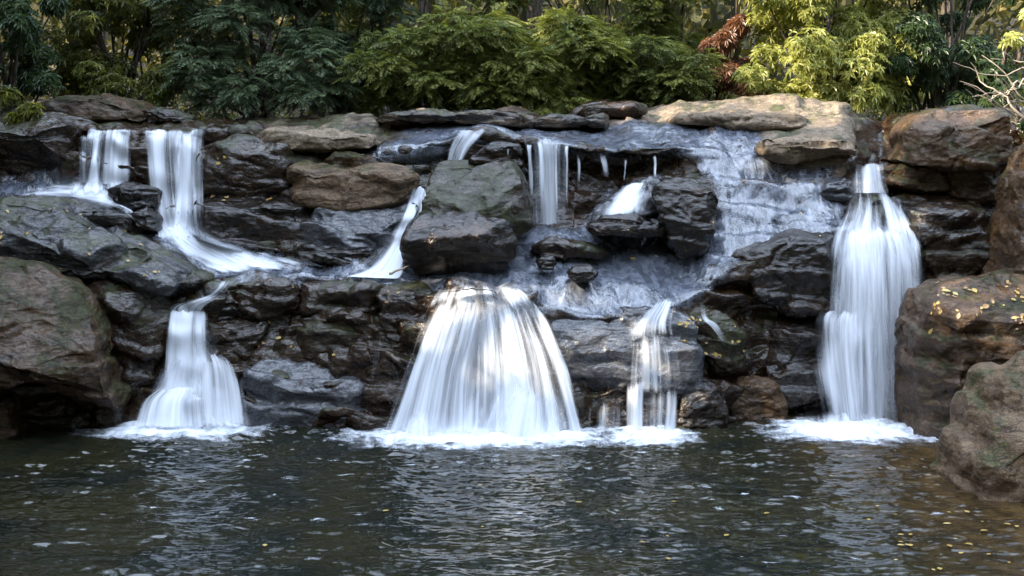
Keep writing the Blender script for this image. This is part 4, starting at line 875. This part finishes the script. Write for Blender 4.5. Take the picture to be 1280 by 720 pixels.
shrub('hemlock_tree', 'dark evergreen gap filler between the blue green tree and the bright green one', (370, 510, -60, 144, 7.0, .8), 'bluegreen', 111, 'spray', 1008, 22, 'trunk', ground_z=GZ0, tintb=.15)
shrub('hemlock_tree', 'bright green feathery evergreen left of centre above the long flat slab', (452, 640, 22, 148, 5.9, .8), 'hemlock', 112, 'spray', 1360, 32, 'trunk', ground_z=GZ0, tintb=.55)
shrub('hemlock_tree', 'bright green feathery evergreen in the centre behind the upper lip', (590, 775, 26, 147, 6.0, .8), 'hemlock', 113, 'spray', 1360, 32, 'trunk', ground_z=GZ0, tintb=.6)
shrub('hemlock_tree', 'olive green feathery evergreen beside the slim trunks right of centre', (740, 872, 48, 142, 6.3, .8), 'hemlock', 114, 'spray', 1134, 28, 'trunk', ground_z=GZ0, tintb=.42)
shrub('shrub', 'red brown withered bush left of the sunlit yellow green shrub', (862, 950, -50, 130, 6.9, .6), 'redbrown', 115, 'rosette', 1900, 14, ground_z=GZ0, ll=(.08, .14), tintb=.45)
shrub('hemlock_tree', 'shadowy olive evergreen behind the bright green ones at the top centre left', (400, 650, -90, 120, 8.6, 1.0), 'hemlock', 116, 'spray', 1890, 35, 'trunk', tintb=.45)
shrub('hemlock_tree', 'shadowy olive evergreen behind the slim trunks at the top right of centre', (640, 900, -90, 120, 8.8, 1.0), 'hemlock', 117, 'spray', 1890, 35, 'trunk', tintb=.5)
shrub('rhododendron', 'spray of pale yellow leaves poking in at the top right corner', (1246, 1330, -40, 56, 3.6, .4), 'rhodo_yellow', 118, 'rosette', 120, 6, tintb=.85)
shrub('rhododendron', 'dark leaves hanging over the black cleft at the right edge', (1240, 1340, 60, 185, 3.4, .5), 'rhodo_dark', 119, 'rosette', 240, 8, tintb=.4)

# bleached roots at the right edge
rng = np.random.default_rng(5)
bag = Bag()
for k in range(17):
    a = up(rng.uniform(1275, 1330), rng.uniform(60, 180), 3.1 + rng.uniform(-.2, .4)); b = up(rng.uniform(1205, 1260), rng.uniform(75, 165), 2.9 + rng.uniform(-.3, .3))
    s = np.linspace(0, 1, 14)[:, None]; q = a * (1 - s) + b * s + np.cumsum(rng.normal(0, .035, (14, 3)), 0); q[:, 2] += .12 * np.sin(s[:, 0] * 3.1) * rng.uniform(-1, 1)
    bag.add(*tube(q, rng.uniform(.008, .02) * (1.1 - .8 * s[:, 0]), 6))
tag(link('root_tangle', bag.mesh('root_tangle'), M['wood'], up(1270, 165, 3.1)), 'tangle of bare bleached roots over the bank at the right edge', 'roots')

# tall trees: trunks stand in the picture, crowns spread above it and shade the falls
SUN_TARGETS = [(up(710, 55, 6.0), .5), (up(480, 80, 5.9), .45), (up(800, 75, 6.3), .4), (up(300, 70, 5.9), .4), (up(90, 40, 6.3), .5), (up(230, 30, 6.3), .4), (up(900, 40, 6.9), .5), (up(560, 20, 8.6), .6), (up(760, 15, 8.8), .6), (up(380, 40, 8.6), .5), (up(900, 140, 4.6), .9), (up(980, 140, 4.5), 1.0), (up(1060, 145, 4.3), .8), (up(830, 150, 4.4), .55), (up(1000, 55, 6.2), 1.2), (up(1060, 20, 6.4), 1.0), (up(955, 70, 6.2), .7), (up(1150, 90, 8.2), .9),
           (up(580, 362, .5), 1.0), (up(640, 385, .3), 1.1), (up(560, 160, 4.0), .35), (up(440, 165, 4.0), .3), (up(1225, 360, -.3), .8), (up(160, 100, 5.9), .5), (up(1275, 25, 3.5), .6), (up(640, 90, 6.4), .45), (up(520, 100, 6.2), .35), (up(430, 215, 2.1), .22), (up(1170, 150, 2.4), .22)]
def carve(p, rng, keep=.04):  # cuts leaves away along the sun's rays so chosen spots are lit
    ok = np.ones(len(p), bool)
    for T, r in SUN_TARGETS:
        d = p - T; tt = d @ SUN; perp = np.linalg.norm(d - tt[:, None] * SUN, axis=1)
        ok &= ~((tt > 1.2) & (perp < r * (1 + .25 * noise(p * 1.3, 3))) & (rng.random(len(p)) > keep))
    return ok

def tree(label, px, Y, rad, height, cr, seed, n, lean=0.0, group='tall trees behind the falls', crown=True, z0=6.9):
    rng = np.random.default_rng(seed); x = (px - HX) * (Y - CAMY) / F
    z = (3.9 if Y > 3 or abs(x) < 9 else -.2) + max(0, Y - 8.2) * .17; height = height if z > 0 else height + 4
    o = empty('tree', (x, Y, z), label, 'tree', group)
    s = np.linspace(0, 1, 16)[:, None]
    q = np.array([x, Y, z - .3]) + s * np.array([lean, 0, height]) + np.cumsum(rng.normal(0, .025, (16, 3)), 0)
    bag = Bag(); bag.add(*tube(q, rad * (1.15 - .8 * s[:, 0]) , 10))
    top = q[-1]; C, R = lobes(np.array([q[10, 0], Y, (z0 + z + height) / 2 + .5]), np.array([cr, cr, (z + height - z0) / 2 + .6]), 22, rng, (.30, .5))
    for c in C[:14]:
        k = rng.integers(6, 14); ss = np.linspace(0, 1, 8)[:, None]; b = q[k] * (1 - ss) + c * ss; b[:, 2] += .3 * np.sin(ss[:, 0] * np.pi)
        bag.add(*tube(b, rad * .35 * (1.1 - ss[:, 0]), 6))
    link('trunk', bag.mesh('trunk'), M['bark'], parent=o)
    p, d, kk = tips_on(C, R, n, rng, .8); ok = p[:, 2] > z0 - .5; p, d = p[ok], d[ok]
    ok = carve(p, rng); p, d = p[ok], d[ok]
    dr = unit(d + .7 * rng.normal(size=p.shape)); sd = unit(rng.normal(size=p.shape)); L = rng.uniform(.22, .40, len(p))
    bag = Bag(); bag.add(*leaves(p, dr, sd, L, L * .55, rng.random(len(p)), .3))
    link('crown', bag.mesh('crown', False), M['canopy'], parent=o)
    return o
TALL = [('straight grey brown trunk right of centre, just left of the red brown bush', 832, 8.6, .085, 10), ('very thin pale leaning stem right beside the straight grey brown trunk', 850, 8.4, .03, 8), ('slim brown trunk at the top left of centre', 492, 10.5, .10, 11),
        ('brown trunk just right of the slim one at the top left of centre', 531, 11, .12, 12), ('broad dark trunk at the top centre', 668, 11.5, .17, 12), ('dark trunk behind the yellow green sunlit shrub', 1040, 9.5, .14, 11), ('dark trunk behind the dark shrub at the right', 1190, 9.0, .13, 11),
        ('shaded trunk at the top left behind the blue green evergreen', 330, 9.8, .14, 12), ('dark trunk behind the shadowy shrub at the left', 120, 9.4, .15, 12), ('dark trunk in the far left corner behind the hanging shrub', -30, 8.8, .14, 11)]
for i, (lab, px, Y, rd, h) in enumerate(TALL):
    tree(lab, px, Y, rd, h, 1.5 if rd > .05 else .8, 300 + i, 800 if rd > .05 else 150, lean=.5 if rd < .05 else 0)
for i, (x, Y, h) in enumerate([(-10.5, 1, 12), (-11, -3, 12), (-11.5, 4.5, 13), (-12, -6.5, 14), (-15, -2, 14), (-15.5, 2, 15), (-16, -5.5, 15), (-19, -4, 16), (-19, -8, 16), (-14, -9, 15), (-20, 0, 16), (-20, -12, 17), (-16, -12, 16), (-13, 7, 13)]):  # unseen trees added out of view to shade the falls
    tree('tall unseen tree added beyond the left side to shade the falls', HX + x * F / (Y - CAMY), Y, .18, h, 3.0, 340 + i, 5200, group='added shade trees left of the falls', z0=3.0)

# the wood farther back reads as one mass
rng = np.random.default_rng(77); n = 26000
Yb = rng.uniform(11, 34, n); xb = rng.uniform(-1, 1, n) * (9 + .62 * (Yb + 4)); zb = 4.2 + (Yb - 8) * .17 + rng.random(n) ** 1.3 * 6
p = np.stack([xb, Yb, zb], 1); ok = (fbm(p * .55, 3, 91) > -.12) & carve(p, rng, .03); p = p[ok]
L = rng.uniform(.25, .6, len(p))
bag = Bag(); bag.add(*leaves(p, unit(rng.normal(size=p.shape)), unit(rng.normal(size=p.shape)), L, L * .5, np.clip(.5 + .4 * noise(p * .4, 5) + rng.normal(0, .15, len(p)), 0, 1), .3))
for k in range(70):
    Y = rng.uniform(12, 34); x = rng.uniform(-1, 1) * (7 + .5 * (Y + 4)); z = 3.6 + (Y - 8) * .17; hh = 11
    s = np.linspace(0, 1, 6)[:, None]; bag.add(*tube(np.array([x, Y, z]) + s * np.array([rng.normal(0, .5), 0, hh]), rng.uniform(.07, .2) * (1.1 - .5 * s[:, 0]), 7), t=np.full(42, .3))
tag(link('forest', bag.mesh('forest', False), M['forest']), kind='stuff', label='shaded wood of leaves and trunks far behind the falls')
# unseen leaf masses added behind and beside the camera to block the low sky
def blocker_grove(px, py_, pz, n, size, seed):
    rng = np.random.default_rng(seed); p = np.stack([rng.uniform(*px, n), rng.uniform(*py_, n), rng.uniform(*pz, n)], 1)
    p = p[(fbm(p * .30, 3, seed) > -.22) & carve(p, rng)]; L = rng.uniform(*size, len(p)); bag = Bag()
    bag.add(*leaves(p, unit(rng.normal(size=p.shape)), unit(rng.normal(size=p.shape)), L, L * .55, rng.random(len(p)), .3)); return bag
tag(link('forest', blocker_grove((-34, 34), (-40, -24), (.5, 22), 26000, (.6, 1.1), 201).mesh('near_sky_block', False), M['canopy']), kind='stuff', label='unseen wood added on the near bank, behind the camera, to block low sky')
tag(link('forest', blocker_grove((-26, -11.5), (-25, 5), (.5, 17), 10000, (.6, 1.1), 202).mesh('side_sky_block', False), M['canopy']), kind='stuff', label='unseen wood added left of the pool to shade the falls')
tag(link('forest', blocker_grove((13, 27), (-25, 0), (.5, 17), 10000, (.6, 1.1), 203).mesh('side_sky_block', False), M['canopy']), kind='stuff', label='unseen wood added right of the pool to block low sky')
rng = np.random.default_rng(78); n = 11000; xb = rng.uniform(-12, 12, n); Yb = rng.uniform(5.8, 12, n)
p = np.stack([xb, Yb, 4.0 + np.clip(Yb - 8.2, -1.2, 9) * .17 + rng.random(n) ** 1.6 * (.35 + .08 * (Yb - 5.8) ** 1.3)], 1); p = p[fbm(p * .9, 3, 17) > -.25]
L = rng.uniform(.07, .16, len(p)); bag = Bag(); bag.add(*leaves(p, unit(rng.normal(size=p.shape) + np.array([0, -.4, .3])), unit(rng.normal(size=p.shape)), L, L * .4, np.clip(.45 + .5 * noise(p * .8, 8), 0, 1), .3))
tag(link('undergrowth', bag.mesh('undergrowth', False), M['olive']), kind='stuff', label='low leafy undergrowth on the bank behind the ledge')
# still farther: a closing mass of dark growth
n = 26000; Yb = rng.uniform(36, 60, n); xb = rng.uniform(-1, 1, n) * (.62 * (Yb + 16)); zb = 8 + (Yb - 36) * .17 + rng.random(n) * 8
p = np.stack([xb, Yb, zb], 1); L = rng.uniform(.35, .8, n); bag = Bag(); bag.add(*leaves(p, unit(rng.normal(size=p.shape)), unit(rng.normal(size=p.shape)), L, L * .6, rng.random(n) * .6, .3))
tag(link('forest', bag.mesh('far_forest', False), M['forest']), kind='stuff', label='dark far wood closing off the view behind the trees')

# ------------------------------------------------------------------ fallen leaves
leafm = [leaf_mat('yellow fallen leaf', (.28, .18, .04), (.38, .26, .06), (.48, .36, .13), trans=.15), leaf_mat('brown fallen leaf', (.16, .08, .03), (.25, .14, .05), (.36, .24, .10), trans=.1)]
def fallen(pos, nrm_, size, rng, name, label, group, mi):
    nv = unit(np.array(nrm_, float)); a = unit(np.cross(nv, rng.normal(size=3))); b = np.cross(nv, a)
    prof = [(0, 0), (.25, .34), (.6, .36), (1, 0)]
    pts = [(-.05, 0)] + [(x, w * .8) for x, w in prof[1:3]] + [(1.0, 0)] + [(x, -w * .8) for x, w in reversed(prof[1:3])]
    v = np.array([pos + size * (a * (x - .5) + b * y) + nv * (.012 + size * (.22 * abs(y) + .12 * (x - .5) ** 2)) for x, y in pts])
    me = mesh_from(name, v, np.array([[0, 1, 2, 3], [0, 3, 4, 5]]), attrs={'tint': np.full(6, rng.random())}, smooth=False)
    tag(link(name, me, leafm[mi], pos), label, 'leaf', group)
rng = np.random.default_rng(12)
LEAFZ = [((1160, 352, 1280, 420), 70, 'small fallen leaf on top of the big purplish brown boulder at the right', 'fallen leaves on the right boulder', .05),
         ((840, 385, 930, 460), 34, 'small yellow fallen leaf on the mossy rock right of the veil fall', 'fallen leaves beside the veil fall', .05),
         ((255, 180, 380, 260), 12, 'small pale fallen leaf on the dark block right of the upper left waterfall', 'fallen leaves on the upper left blocks', .042),
         ((0, 250, 200, 345), 22, 'small pale fallen leaf on the broad dark sloping slab at the left', 'fallen leaves on the left slab', .042),
         ((280, 340, 520, 460), 20, 'small pale fallen leaf on the dark wall below the rapids', 'fallen leaves on the dark wall', .042),
         ((880, 160, 1050, 300), 14, 'small brown fallen leaf on the wet slope under the pale dome', 'fallen leaves on the wet slope', .042),
         ((700, 280, 840, 330), 8, 'small yellow fallen leaf on the low rusty rock near the middle', 'fallen leaves near the middle', .042)]
for (x0, y0, x1, y1), n, lab, grp, sz in LEAFZ:
    got = 0; tr = 0
    while got < n and tr < n * 90:
        tr += 1
        d = Vector(up(rng.uniform(x0, x1), rng.uniform(y0, y1), 5.0)) - CAM; d.normalize()
        h = ALLROCK.ray_cast(CAM, d)
        if h[0] is None: continue
        nn = h[1] if h[1].dot(d) < 0 else -h[1]
        if nn.z < .25 or noise(np.array([h[0][:]]) * 4.5, 4)[0] < .08: continue
        fallen(np.array(h[0]), nn, sz * rng.lognormal(0, .4), rng, 'fallen_leaf', lab, grp, 0 if rng.random() < .55 else 1); got += 1
for k in range(40):
    px, py = (rng.uniform(1080, 1285), rng.uniform(630, 716)) if k < 26 else (rng.uniform(330, 1050), rng.uniform(585, 715))
    d = F * CAMZ / (py - HY); w = np.array([[(px - HX) * d / F, d + CAMY, 0]]); w[0, 2] = wave(w)[0] + .004
    fallen(w[0], (0, 0, 1), rng.uniform(.04, .08), rng, 'fallen_leaf', 'small yellow fallen leaf floating on the pool', 'leaves floating on the pool', 0)
# dry twig and reed caught on the shelf
bag = Bag(); s = np.linspace(0, 1, 10)[:, None]
q = up(488, 347, .95) * (1 - s) + up(512, 338, 1.1) * s + np.array([0, -.1, .06]); bag.add(*tube(q + np.cumsum(rng.normal(0, .006, (10, 3)), 0), .018 * (1.1 - .6 * s[:, 0]), 6))
tag(link('twig', bag.mesh('twig'), M['wood'], q[0]), 'dead twig caught at the foot of the central chute', 'twig')
